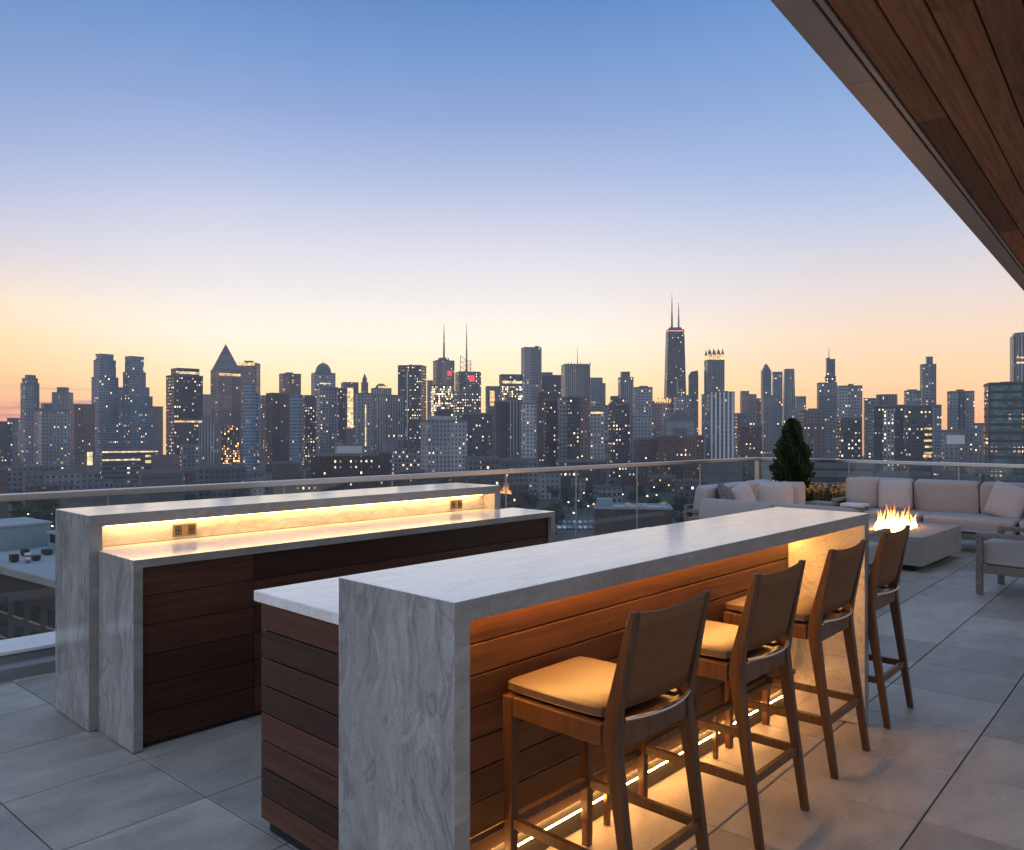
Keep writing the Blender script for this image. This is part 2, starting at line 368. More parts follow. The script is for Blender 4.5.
def kerb2(a, b):
    Mx, L = run_frame(a, b)
    t = thing('parapet_kerb', 'low grey kerb under the glass railing behind the long sofa', 'parapet')
    mb = MB(); mb.box(.0, L, -.14, .1, -.5, .13, M=Mx); mb.build('upstand', M['kerb'], t, bevel=.006)
    mb = MB(); mb.box(.0, L, -.16, .12, .132, .15, M=Mx); mb.build('coping', M['kerb_cap'], t, bevel=.004)
kerb2(LR1 + Vector((0, .0, 0)), RR1)

def railing(a, b, joints, label, endpost=True, zb=.15):
    Mx, L = run_frame(a, b)
    t = thing('glass_railing', label, 'railing')
    mb = MB(); mb.box(-.03, L+.03, -.035, .035, RAILZ-.056, RAILZ, M=Mx); mb.build('handrail', M['steel'], t, bevel=.008, seg=3)
    js = [0.0] + list(joints) + [L]
    for i in range(len(js)-1):
        g = MB(); g.box(js[i]+.008, js[i+1]-.008, -.006, .006, zb+.002, RAILZ-.058, M=Mx); g.build('glass_panel', M['glass'], t)
    for j in js[1:-1]:
        p = MB(); p.box(j-.003, j+.003, -.008, .008, zb, RAILZ-.057, M=Mx); p.build('joint_post', M['steel'], t)
    mb = MB(); mb.box(0, L, -.03, -.008, zb+.001, zb+.05, M=Mx); mb.box(0, L, .008, .03, zb+.001, zb+.05, M=Mx); mb.build('base_channel', M['steel'], t)
    if endpost:
        mb = MB(); mb.box(L-.06, L-.005, -.028, .028, zb, RAILZ-.057, M=Mx); mb.build('corner_post', M['steel'], t, bevel=.004)
    return t
def along(px):   # distance along the long railing where pixel column px meets it
    k = (px-CXP)/FPX; d = FW + RT*k; n = Vector((-(LR1-LR0).y, (LR1-LR0).x, 0)); s = n.dot(LR0)/n.dot(d)
    return ((d*s)-LR0).length
railing(LR0, LR1, [1.6, 3.2, along(-60), along(108), along(284), along(392), along(506), along(576), along(637), along(700)],
        'long frameless glass railing with steel handrail behind the two stone bars', True, -.299)
railing(LR1, RR1, [1.6, 3.2, 4.8, 6.4, 8.0], 'glass railing with steel handrail behind the long sofa', False)

# canopy over the terrace
def canopy():
    zc = 3.2; a = Vector((2.93, 1.374, 0)); th = R(4.5)
    Mx = Matrix.Translation(a) @ Matrix.Rotation(th, 4, 'Z')
    t = thing('timber_canopy', 'overhanging roof canopy with wood plank soffit and metal edge', 'canopy')
    t.matrix_world = Mx
    x0, x1 = -1.2, 14
    mb = MB()
    for a0, a1 in ((x0, 1.003), (1.007, 4.0), (4.004, 7.0), (7.004, x1)): mb.box(a0, a1, -.125, 0, zc, zc+.22)
    mb.build('edge_trim', M['fascia'], t, bevel=.003)
    mb = MB(); mb.box(x0, x1, -.158, -.136, zc+.004, zc+.05); mb.build('inner_trim', M['fascia'], t, bevel=.002)
    mb = MB(); mb.box(x0, x1, -2.6, -.126, zc+.06, zc+.26); mb.build('roof_deck', M['black'], t)
    mb = MB(); y = -.166; rnd = random.Random(3)
    while y > -2.4:
        x = x0 + rnd.random()*2
        mb.box(x0, x-.003, y-.143, y, zc+.012, zc+.05, r=rnd.random())
        while x < x1:
            L = 1.6 + rnd.random()*2.4
            mb.box(x, min(x+L-.003, x1), y-.143, y, zc+.012, zc+.05, r=rnd.random()); x += L
        y -= .151
    mb.build('soffit_boards', M['wood_soffit'], t, bevel=.003)
    for px_ in (.2, 4.2, 8.2, 12.2):
        g = MB(); g.box(px_-.06, px_+.06, -2.36, -2.24, 0.003, zc+.06); g.build('post', M['dark_metal'], t, bevel=.004)
    return t
canopy()

# ================================================================== BARS
def boards(mb, x0, x1, z0, z1, y0, y1, step, rnd, cuts=(), axis='X', gap=.005):
    z = z1
    while z > z0 + .01:
        za = max(z - step + gap, z0)
        cs = [x0] + sorted(c + rnd.uniform(-.3, .3) for c in cuts) + [x1]
        for i in range(len(cs)-1):
            a, b = cs[i] + (.0015 if i else 0), cs[i+1] - (.0015 if i < len(cs)-2 else 0)
            if axis == 'X': mb.box(a, b, y0, y1, za, z, r=rnd.random())
            else: mb.box(y0, y1, a, b, za, z, r=rnd.random())
        z -= step
rnd = random.Random(11)
def waterfall(name, t, x0, x1, y0, y1, z0, z1, tl, tt, tr, mats):
    """bent slab: leg, top, leg with mitred corners; materials: 0 top, 1 near leg, 2 far leg"""
    pr = [(x0,z0),(x0+tl,z0),(x0+tl,z1-tt),(x1-tr,z1-tt),(x1-tr,z0),(x1,z0),(x1,z1),(x0,z1)]
    mb = MB(); k = mb.add([(x,y0,z) for x, z in pr] + [(x,y1,z) for x, z in pr])
    for q, m in (((0,1,2,7),3),((7,2,3,6),3),((3,4,5,6),3)):
        mb.face([k+i for i in q], m); mb.face([k+8+i for i in reversed(q)], m)
    for i, m in ((0,1),(1,1),(2,0),(3,2),(4,2),(5,2),(6,0),(7,1)):
        j = (i+1) % 8; mb.face([k+j, k+i, k+8+i, k+8+j], m)
    return mb.build(name, mats, t, bevel=.0025, recalc=True)
# --- front bar
FX0, FX1, FY0, FY1, FZ, FT = 1.356, 4.29, 1.465, 1.965, 1.097, .057
PY = 1.87
def front_bar():
    t = thing('bar_counter', 'long stone topped bar with wood panelling and glowing strip facing the four stools', 'bar counter')
    waterfall('waterfall_slab', t, FX0, FX1, FY0, FY1, .004, FZ, .056, FT, .06, [M['stone_top'], M['stone_leg'], M['stone_warm'], M['stone_edge_shaded']])
    mb = MB(); boards(mb, FX0+.059, FX1-.062, .12, FZ-FT-.004, PY, PY+.02, .105, rnd, ()); mb.build('front_panelling', M['wood_bar'], t, bevel=.0025)
    mb = MB(); mb.box(FX0+.058, FX1-.061, PY+.021, FY1-.002, .06, FZ-FT-.003); mb.build('carcass', M['black'], t)
    mb = MB(); mb.box(FX0+.06, FX1-.065, PY+.015, PY+.045, 0.004, .058); mb.build('toe_kick', M['dark_metal'], t)
    mb = MB(); mb.box(FX0+.07, FX1-.07, PY-.020, PY-.006, .972, .979); mb.build('led_strip', M['led'], t)
    mb = MB(); mb.box(FX0+.06, FX1-.065, PY-.024, PY-.001, .9795, .995); mb.build('led_channel', M['bronze'], t)
    mb = MB(); mb.box(FX0+.10, FX1-.09, PY-.008, PY-.003, .088, .0915); mb.build('led_strip', M['led_floor'], t)
    # lower working counter behind
    mb = MB(); mb.box(1.548, FX1-.02, FY1+.002, 2.803, .875, .915); mb.build('work_top', M['stone_top'], t, bevel=.003)
    mb = MB(); boards(mb, FY1+.004, 2.772, .05, .872, 1.562, 1.582, .105, rnd, (), 'Y'); mb.build('end_panelling', M['wood_bar_y'], t, bevel=.0025)
    mb = MB(); boards(mb, 1.584, FX1-.04, .09, .872, 2.75, 2.77, .196, rnd, (2.4, 3.3)); mb.build('cabinet_doors', M['wood_dark'], t, bevel=.0025)
    mb = MB(); mb.box(1.586, FX1-.04, FY1+.004, 2.748, .0, .871); mb.build('carcass', M['black'], t)
    # foot rail
    mb = MB(); mb.box(FX0+.09, FX1-.08, PY-.05, PY-.025, .205, .23)
    mb.build('foot_rail', M['bronze'], t, bevel=.003)
    for x in (1.65, 2.5, 3.35, 4.1):
        p = MB(); p.box(x-.011, x+.011, PY-.047, PY-.028, .001, .204); p.build('foot_rail_post', M['bronze'], t, bevel=.002)
front_bar()
# --- back bar
def back_bar():
    t = thing('bar_counter', 'rear stone bar with raised ledge, lit backsplash and dark wood cabinets', 'bar counter')
    X0, X1, Y0, Y1 = 1.47, 4.47, 4.30, 4.80
    waterfall('raised_ledge', t, X0, X1, Y0, Y1, .004, 1.097, .066, .06, .066, [M['stone_top'], M['stone_leg'], M['stone_warm'], M['stone_edge_shaded']])
    mb = MB(); mb.box(X0+.067, X1-.067, 4.42, 4.45, .917, 1.035); mb.build('backsplash', M['stone_warm'], t)
    mb = MB(); mb.box(X0+.067, X1-.067, 4.452, 4.78, .0, 1.034); mb.build('rear_panel', M['wood_dark'], t)
    mb = MB(); mb.box(X0+.11, X1-.11, 4.385, 4.398, 1.026, 1.0355); mb.build('led_strip', M['led_cool'], t)
    LX0, LX1, LY0 = 1.515, 4.606, 3.857
    waterfall('waterfall_slab', t, LX0, LX1, LY0, 4.298, .004, .915, .045, .04, .045, [M['stone_top'], M['stone_leg'], M['stone_leg'], M['stone_edge_shaded']])
    mb = MB(); mb.box(X0+.067, X1-.067, 4.2985, 4.418, .875, .915); mb.build('counter_top', M['stone_top'], t)
    for xa, xb in ((LX0+.048, 2.148), (2.152, LX1-.048)):
        mb = MB(); boards(mb, xa, xb, .02, .872, LY0+.03, LY0+.05, .142, rnd, (), gap=.004); mb.build('cabinet_front', M['wood_dark'], t, bevel=.002)
    mb = MB(); mb.box(LX0+.047, LX1-.047, LY0+.052, 4.29, .0, .872); mb.build('carcass', M['black'], t)
    return t
bb = back_bar()
def outlet(x, w, slots, label):
    t = thing('power_outlet', label, 'power outlet', (x, 4.4195, .966))
    mb = MB(); mb.box(-w/2, w/2, -.006, 0, -.036, .036); mb.build('cover_plate', M['plate'], t, bevel=.002)
    for s in slots:
        mb = MB(); mb.box(s-.018, s+.018, -.009, -.0062, -.026, .026); f = mb.build('socket', M['dark_metal'], t, bevel=.003)
        k = MB()
        for dz in (-.013, .013):
            for dx in (-.007, .007): k.box(s+dx-.0018, s+dx+.0018, -.0096, -.0091, dz-.006, dz+.006)
        k.build('slots', M['plate'], f)
def onplane(px, Y):
    k = (px-CXP)/FPX; d = Y/(FW.y+RT.y*k); return d*(FW.x+RT.x*k)
outlet(onplane(184.5, 4.42), .135, (-.038, .038), 'wide double power outlet on the lit backsplash near its end')
outlet(onplane(456, 4.42), .12, (-.032, .032), 'small double power outlet on the far part of the lit backsplash')

# ================================================================== BAR STOOLS
def cushion(sx, sy, sz, base=.55, n=10, pw=4, dome=0.0):
    """puffed cushion centred on the origin, thin axis z"""
    mb = MB(); bm = bmesh.new(); bmesh.ops.create_cube(bm, size=2)
    bmesh.ops.subdivide_edges(bm, edges=bm.edges[:], cuts=n, use_grid_fill=True)
    for v in bm.verts:
        u, w, q = v.co
        a = (1-abs(u)**pw)*(1-abs(w)**pw)
        k = base + (1-base)*max(a, 0)**.6
        sh = 1 - .035*(1-abs(q))*0
        rr = 1 - .03*(abs(u)**8)*(abs(w)**8)
        v.co = Vector((u*sx/2*rr*(1-.03*abs(w)**2*abs(u)**2), w*sy/2*rr, q*sz/2*k))
    idx = {v: i for i, v in enumerate(bm.verts)}
    mb.v = [v.co.copy() for v in bm.verts]
    for f in bm.faces: mb.face([idx[v] for v in f.verts], 0, None, .5, True)
    bm.free(); return mb
def stool():
    t = thing('bar_stool', 'tmp', 'bar stool', group='bar stools along the front bar')
    # local: x = across, y = towards the bar, origin on floor under the middle of the rear legs
    hw, sd = .205, .455          # half width, seat depth
    zs = .655                    # top of frame
    lw = .042
    for sx in (-1, 1):
        x = sx*hw
        mb = MB()                # rear leg and back post: one bent piece
        pts = [(0, -.004), (.36, .05), (zs-.03, .088), (zs+.06, .075), (1.005, .008)]
        ws = [.027, .033, .038, .036, .028]; hs = [.030, .038, .050, .046, .022]
        prev = None
        for (z, y), w, h in zip(pts, ws, hs):
            k = mb.add([(x-w/2, y-h/2, z), (x+w/2, y-h/2, z), (x+w/2, y+h/2, z), (x-w/2, y+h/2, z)])
            if prev is None: mb.face([k+3, k+2, k+1, k], 0, None, .3)
            else:
                for i in range(4): mb.face([prev+i, prev+(i+1)%4, k+(i+1)%4, k+i], 0, None, .3)
            prev = k
        mb.face([prev, prev+1, prev+2, prev+3], 0, None, .3)
        mb.build('rear_leg', M['stool_wood'], t, bevel=.004)
        mb = MB(); mb.bar((x, .088+sd-.045, 0), (x, .088+sd-.045, zs), .030, .030, .042, .042, up=(0,1,0), r=.45); mb.build('front_leg', M['stool_wood'], t, bevel=.004)
    f = MB()
    f.box(-hw+.0225, hw-.0225, .068, .098, zs-.075, zs-.002, r=.5)
    f.box(-hw+.0225, hw-.0225, .088+sd-.062, .088+sd-.028, zs-.065, zs-.002, r=.4)
    for sx in (-1, 1): f.box(sx*hw-.018, sx*hw+.018, .117, .088+sd-.067, zs-.065, zs-.002, r=.55)
    f.box(-hw+.019, hw-.019, .099, .088+sd-.063, zs-.03, zs-.012, r=.3)
    f.build('seat_frame', M['stool_wood'], t, bevel=.003)
    cu = cushion(2*hw+.006, sd-.055, .056, .5, 12, 4)
    cu.build('seat_cushion', M['leather'], t, bevel=.008, M=Matrix.Translation((0, .088+sd/2+.012, zs+.024)))
    # curved backrest panel between the posts
    b = MB(); nx, nz = 12, 6
    def pt(i, j, off):
        u = -1 + 2*i/nx; x = u*(hw-.016); z = zs+.048 + (1.0-zs-.048)*j/nz
        z += (-.010*(1-u*u) if j == nz else 0)
        y = .071 - (z-zs-.06)/(1.005-zs-.06)*.066 - .013*(1-u*u)
        return (x, y+off, z)
    g = {}
    for o, off in enumerate((-.008, .008)):
        for i in range(nx+1):
            for j in range(nz+1): g[o, i, j] = b.add([pt(i, j, off)])
    for i in range(nx):
        for j in range(nz):
            b.face([g[0,i,j], g[0,i+1,j], g[0,i+1,j+1], g[0,i,j+1]], 0, None, .5, True); b.face([g[1,i,j], g[1,i,j+1], g[1,i+1,j+1], g[1,i+1,j]], 0, None, .5, True)
        b.face([g[0,i,nz], g[0,i+1,nz], g[1,i+1,nz], g[1,i,nz]]); b.face([g[0,i+1,0], g[0,i,0], g[1,i,0], g[1,i+1,0]])
    for j in range(nz):
        b.face([g[0,0,j], g[0,0,j+1], g[1,0,j+1], g[1,0,j]]); b.face([g[0,nx,j+1], g[0,nx,j], g[1,nx,j], g[1,nx,j+1]])
    b.build('backrest', M['sling'], t)
    # polished bar across the open slot under the backrest
    r_ = MB(); pr = None
    for i in range(33):
        u = -1+2*i/32; p = Vector((u*(hw-.024), .058-.038*(1-u*u), zs+.018))
        if pr is not None: r_.tube(pr, p, .006, n=12, caps=False)
        pr = p
    r_.build('back_rail', M['steel'], t)
    zst = .235
    s = MB(); s.box(-hw+.016, hw-.016, .022, .044, zst-.016, zst+.016, r=.6); s.build('rear_stretcher', M['stool_wood'], t, bevel=.003)
    s = MB(); s.box(-hw+.018, hw-.018, .088+sd-.056, .088+sd-.034, zst-.016, zst+.016, r=.6); s.build('foot_stretcher', M['stool_wood'], t, bevel=.003)
    for sx in (-1, 1):
        s = MB(); s.box(sx*hw-.010, sx*hw+.010, .05, .088+sd-.060, zst-.017, zst+.017, r=.5); s.build('side_stretcher', M['stool_wood'], t, bevel=.003)
    return t
proto = stool()
SL = ['brown wood bar stool closest to the camera, seat glowing orange',
      'second wooden bar stool, between the closest stool and the third one',
      'third wooden bar stool, one before the stool at the far bar end',
      'farthest wooden bar stool, its backrest crossing the flames of the fire table']
for i, (x, y, rz) in enumerate(((2.125, 1.300, 0), (2.937, 1.322, R(.6)), (3.72, 1.352, R(1)), (4.50, 1.384, R(1.5)))):
    o = proto if i == 0 else copy_tree(proto)
    o.location = (x, y, 0); o.rotation_euler = (0, 0, rz); o['label'] = SL[i]

# ================================================================== LOUNGE FURNITURE
def cush(name, size, loc, rot=(0,0,0), mat='fabric', base=.7, parent=None, pw=6, n=8, bevel=0):
    c = cushion(*size, base, n, pw)
    from mathutils import Euler
    Mx = Matrix.Translation(loc) @ Euler(rot).to_matrix().to_4x4()
    return c.build(name, M[mat], parent, bevel=bevel, seg=3, M=Mx)
def sofa(label, L, backs, loc, rz, arms=(True, True), D=.85, seat=.44, backh=.85, seats=None, group=None):
    """local: x along the sofa (0..L), y forward (0 = back, D = front)"""
    t = thing('outdoor_sofa', label, 'sofa', loc, rz)
    f = MB(); f.box(0, L, .02, D, .16, .235, r=.5); f.box(0, L, 0, .045, .236, .62, r=.4)
    f.build('frame', M['grey_wood'], t, bevel=.005)
    for x in (.04, L-.04):
        for y in (.05, D-.05):
            g = MB(); g.box(x-.03, x+.03, y-.03, y+.03, .001, .159, r=.3); g.build('leg', M['grey_wood'], t, bevel=.003)
    for i, a in enumerate(arms):
        if not a: continue
        x = 0 if i == 0 else L-.06
        g = MB(); g.box(x, x+.06, .046, D, .535, .575, r=.6); g.box(x+.002, x+.058, D-.06, D-.003, .236, .534, r=.5); g.build('armrest', M['grey_wood'], t, bevel=.005)
    ns = seats or backs; w = (L-.14)/ns
    for i in range(ns): cush('seat_cushion', (w-.006, D-.12, .19), (.07+w*(i+.5), .12+(D-.12)/2, seat-.10), base=.93, parent=t, bevel=.028)
    w = (L-.14)/backs
    for i in range(backs): cush('back_cushion', (w-.008, .47, .19), (.07+w*(i+.5), .165, backh-.235), (R(80), 0, 0), base=.86, parent=t, pw=5, bevel=.035)
    return t
# long sofa along the far railing (faces the fire table, -X)
sofa('long light grey sofa behind the fire table with its back to the railing', 3.35, 4, (12.0, .95, 0), R(90), D=.88, seats=3)
# sofa beside the long railing (faces -Y)
sofa('light grey sofa with three back cushions in front of the dark conifer', 2.0, 3, (10.45, 5.05, 0), R(180), D=.86)
# sofa seen from behind (faces +X)
sofa('grey sofa seen from behind, past the far end of the front bar', 1.75, 2, (7.32, 4.33, 0), R(-90), D=.84, backh=.81)
PG = None
def pillow(label, size, loc, rot, mat='fabric_light'):
    o = cush('throw_pillow', size, (0,0,0), (0,0,0), mat, base=.22, pw=3, n=10)
    o.location = loc; o.rotation_euler = rot; tag(o, label, 'pillow'); return o
# on the long sofa
pillow('square light pillow at the conifer end of the long sofa', (.42,.42,.15), (11.62, 3.62, .63), (R(78), 0, R(-78)))
pillow('light woven pillow tilted at the frame edge of the long sofa', (.44,.44,.16), (11.58, 2.28, .63), (R(74), R(14), R(-110)))
pillow('plain upright pillow beside the armrest of the long sofa, next to the side table', (.46,.44,.15), (11.60, 4.04, .64), (R(84), 0, R(-62)), 'fabric')
# on the left sofa
pillow('light square pillow leaning at the far end of the three cushion sofa', (.50,.42,.15), (9.98, 4.62, .63), (R(80), 0, R(-58)), 'fabric_light')
pillow('plain grey pillow standing against the far arm of the three cushion sofa', (.46,.42,.14), (10.26, 4.56, .63), (R(84), 0, R(-66)), 'fabric')
pillow('small dark patterned pillow on the three cushion sofa', (.40,.30,.12), (8.86, 4.70, .71), (R(72), R(14), R(8)), 'fabric_dark')
pillow('small light pillow lying beside the dark patterned pillow', (.36,.30,.12), (9.20, 4.66, .70), (R(70), R(-18), R(-12)), 'fabric_light')

def armchair(label, loc, rz):
    t = thing('lounge_armchair', label, 'armchair', loc, rz)   # local: faces +y, x across, origin front corner
    Wd, D = .74, .80
    for x in (0, Wd-.055):
        g = MB(); g.box(x, x+.055, -D, 0, .535, .575, r=.6); g.build('armrest', M['grey_wood'], t, bevel=.006)
        for y0 in (-.055, -D): 
            g = MB(); g.box(x+.002, x+.053, y0+.001, y0+.054, .001, .534, r=.4); g.build('leg', M['grey_wood'], t, bevel=.004)
    g = MB(); g.box(.057, Wd-.057, -D+.06, -.056, .215, .262, r=.3); g.box(.003, .050, -D+.056, -.056, .20, .275, r=.5); g.box(Wd-.050, Wd-.003, -D+.056, -.056, .20, .275, r=.5)
    g.box(.057, Wd-.057, -D, -D+.045, .30, .74, r=.5)
    g.build('frame', M['grey_wood'], t, bevel=.004)
    cush('seat_cushion', (Wd-.13, D-.04, .22), (Wd/2, -D/2+.02, .375), base=.92, parent=t, bevel=.03)
    cush('back_cushion', (Wd-.14, .44, .17), (Wd/2, -D+.16, .69), (R(-78), 0, 0), base=.84, parent=t, bevel=.03)
armchair('grey wood armchair with light cushions cut by the frame edge', (8.37, 1.90, 0), R(-3))

def fire_table():
    t = thing('fire_table', 'low rectangular concrete fire table in front of the long sofa', 'fire table')
    X0, X1, Y0, Y1, H = 9.17, 10.72, 2.58, 3.62, .38
    mb = MB()
    sx0, sx1, sy0, sy1 = X0+.28, X1-.28, (Y0+Y1)/2-.19, (Y0+Y1)/2+.19
    mb.box(X0, X1, Y0, sy0, H-.06, H); mb.box(X0, X1, sy1, Y1, H-.06, H); mb.box(X0, sx0, sy0, sy1, H-.06, H); mb.box(sx1, X1, sy0, sy1, H-.06, H)
    mb.build('table_top', M['concrete'], t)
    mb = MB(); mb.box(X0+.002, X1-.002, Y0+.002, Y1-.002, .07, H-.061); mb.build('body', M['concrete'], t, bevel=.006)
    mb = MB(); mb.box(X0+.1, X1-.1, Y0+.1, Y1-.1, .001, .069); mb.build('plinth', M['black'], t)
    mb = MB(); mb.box(sx0, sx1, sy0, sy1, H-.06, H-.045); mb.build('burner_tray', M['black'], t)
    rk = MB(); rr = random.Random(5)
    for i in range(150):
        c = Vector((rr.uniform(sx0+.03, sx1-.03), rr.uniform(sy0+.03, sy1-.03), H-.035+rr.random()*.018)); s = rr.uniform(.014, .026)
        k = rk.add([c+Vector((rr.uniform(.6,1)*s*a, rr.uniform(.6,1)*s*b, rr.uniform(.6,1)*s*d)) for a, b, d in ((1,0,0),(0,1,0),(-1,0,0),(0,-1,0),(0,0,1),(0,0,-1))])
        for q in ((0,1,4),(1,2,4),(2,3,4),(3,0,4),(1,0,5),(2,1,5),(3,2,5),(0,3,5)): rk.face([k+z for z in q])
    o = rk.build('lava_stones', M['dark_metal'], t); o['kind'] = 'stuff'
    # flames
    m, nt, n, l, b = newmat('flame'); n.remove(b)
    tc = n.new('ShaderNodeTexCoord'); sp = n.new('ShaderNodeSeparateXYZ'); l.new(tc.outputs['Object'], sp.inputs[0])
    mr = n.new('ShaderNodeMapRange'); mr.inputs[1].default_value = 0; mr.inputs[2].default_value = .30; l.new(sp.outputs['Z'], mr.inputs[0])
    cr = n.new('ShaderNodeValToRGB'); e = cr.color_ramp.elements
    e[0].color = (1,.50,.12,1); e[1].position = 1; e[1].color = (1,.16,.012,1)
    k = e.new(.35); k.color = (1,.42,.08,1); k = e.new(.7); k.color = (1,.24,.025,1)
    l.new(mr.outputs[0], cr.inputs[0])
    em = n.new('ShaderNodeEmission'); l.new(cr.outputs[0], em.inputs[0])
    ms = n.new('ShaderNodeMapRange'); ms.inputs[1].default_value = 0; ms.inputs[2].default_value = .26; ms.inputs[3].default_value = 17; ms.inputs[4].default_value = 3.0; l.new(sp.outputs['Z'], ms.inputs[0]); l.new(ms.outputs[0], em.inputs[1])
    tr = n.new('ShaderNodeBsdfTransparent'); mx = n.new('ShaderNodeMixShader')
    nz = n.new('ShaderNodeTexNoise'); nz.inputs['Scale'].default_value = 16; nz.inputs['Detail'].default_value = 4; nz.inputs['Distortion'].default_value = 1.5; l.new(tc.outputs['Object'], nz.inputs[0])
    tear = n.new('ShaderNodeMapRange'); tear.inputs[1].default_value = .36; tear.inputs[2].default_value = .56; l.new(nz.outputs[0], tear.inputs[0])
    ma = n.new('ShaderNodeMapRange'); ma.inputs[1].default_value = .05; ma.inputs[2].default_value = .30; ma.inputs[3].default_value = .75; ma.inputs[4].default_value = .3; l.new(sp.outputs['Z'], ma.inputs[0])
    mu = n.new('ShaderNodeMath'); mu.operation = 'MULTIPLY'; l.new(ma.outputs[0], mu.inputs[0]); l.new(tear.outputs[0], mu.inputs[1]); l.new(mu.outputs[0], mx.inputs[0]); l.new(tr.outputs[0], mx.inputs[1]); l.new(em.outputs[0], mx.inputs[2]); l.new(mx.outputs[0], n['Material Output'].inputs[0])
    fl = MB(); rr = random.Random(23)
    for i in range(96):
        cx = rr.uniform(sx0+.16, sx1-.16)-X0; cy = rr.uniform(sy0+.05, sy1-.05)-Y0
        env = 1-.75*abs(2*cx/(sx1-sx0+.001+.28)-1.0+.0)*0; h = rr.uniform(.05, .15) if rr.random() < .55 else rr.uniform(.12, .33)*(.55+.45*math.sin(3.1*(cx-.3)/.95)**2); w = rr.uniform(.03, .06) if h < .13 else rr.uniform(.011, .03); ph = rr.random()*6; bend = rr.uniform(.01, .035)
        prof = [(.3, 0), (.9, .12), (1, .25), (.75, .45), (.42, .68), (.18, .86), (.01, 1)]
        k0 = len(fl.v); nn = 7
        for (q, zz) in prof:
            z = zz*h; ox = math.sin(ph+zz*4.2)*bend*zz; oy = math.cos(ph*1.3+zz*3.7)*bend*zz
            fl.add([(cx+ox+q*w*math.cos(2*math.pi*a/nn), cy+oy+q*w*.8*math.sin(2*math.pi*a/nn), z) for a in range(nn)])
        for a in range(len(prof)-1):
            for b_ in range(nn):
                c_ = (b_+1) % nn; fl.face([k0+a*nn+b_, k0+a*nn+c_, k0+(a+1)*nn+c_, k0+(a+1)*nn+b_], 0, None, .5, True)
    f = fl.build('fire', m); f.location = (X0, Y0, H-.03); tag(f, 'bright orange gas flames rising from the concrete fire table', 'fire')
fire_table()

def side_table(label, loc, rz, w=.42, h=.5, top='kerb_cap'):
    t = thing('side_table', label, 'side table', loc, rz)
    mb = MB(); mb.box(-w/2, w/2, -w/2, w/2, h-.04, h, r=.5); mb.build('table_top', M[top], t, bevel=.005)
    for sx in (-1, 1):
        for sy in (-1, 1):
            mb = MB(); mb.box(sx*(w/2-.025)-.022, sx*(w/2-.025)+.022, sy*(w/2-.025)-.022, sy*(w/2-.025)+.022, .001, h-.041, r=.4); mb.build('leg', M['grey_wood'], t, bevel=.003)
    return t
side_table('low grey side table between the corner pillows and the flower planter', (11.14, 4.42, 0), R(4), .34, .52, 'kerb')
side_table('low side table with pale top at the conifer end of the long sofa', (11.22, 4.02, 0), R(2), .30, .52, 'kerb_cap')

# ---- planting
def leafmat(name, a, b, scale=3):
    m, nt, n, l, bs = newmat(name)
    at_ = n.new('ShaderNodeAttribute'); at_.attribute_name = 'rnd'
    mx = n.new('ShaderNodeMix'); mx.data_type = 'RGBA'; mx.inputs[6].default_value = a+(1,); mx.inputs[7].default_value = b+(1,); l.new(at_.outputs['Fac'], mx.inputs[0])
    l.new(mx.outputs[2], bs.inputs['Base Color']); bs.inputs['Roughness'].default_value = .65; bs.inputs['Specular IOR Level'].default_value = .25
    return m
M['conifer'] = leafmat('conifer_leaf', (.014,.026,.010), (.045,.066,.022))
M['shrub'] = leafmat('shrub_leaf', (.018,.035,.014), (.06,.10,.035))
M['tree'] = leafmat('tree_leaf', (.022,.035,.02), (.06,.08,.04))
M['tree2'] = leafmat('tree_leaf_yellow', (.03,.045,.018), (.085,.095,.035))
M['bark'] = plain('bark', (.06,.045,.035), .9, var=.3, scale=14, bump=.4)
M['soil'] = plain('soil', (.03,.022,.018), .95)
M['petal_y'] = plain('petal_yellow', (.75,.36,.04), .6); M['petal_w'] = plain('petal_white', (.62,.58,.62), .6); M['petal_o'] = plain('petal_orange', (.65,.17,.03), .6)
def rv(r): 
    while True:
        v = Vector((r.uniform(-1,1), r.uniform(-1,1), r.uniform(-1,1)))
        if .05 < v.length < 1: return v
def leaf(mb, c, s, r, asp=.5, tone=None):
    a = rv(r).normalized(); b = a.cross(rv(r)).normalized()
    mb.quad(c, a*s, b*s*asp, 0, r.random() if tone is None else min(1, max(0, tone + r.uniform(-.25, .25))))
def planter(label, x, y, sx, sy, h, mat='dark_metal', rz=0):
    t = thing('planter', label, 'planter', (x, y, 0), rz)
    mb = MB(); w = .025
    mb.box(-sx/2, sx/2, -sy/2, -sy/2+w, .001, h); mb.box(-sx/2, sx/2, sy/2-w, sy/2, .001, h); mb.box(-sx/2, -sx/2+w, -sy/2+w, sy/2-w, .001, h); mb.box(sx/2-w, sx/2, -sy/2+w, sy/2-w, .001, h)
    mb.build('box', M[mat], t)
    mb = MB(); mb.box(-sx/2+w, sx/2-w, -sy/2+w, sy/2-w, h-.12, h-.04); mb.build('soil', M['soil'], t)
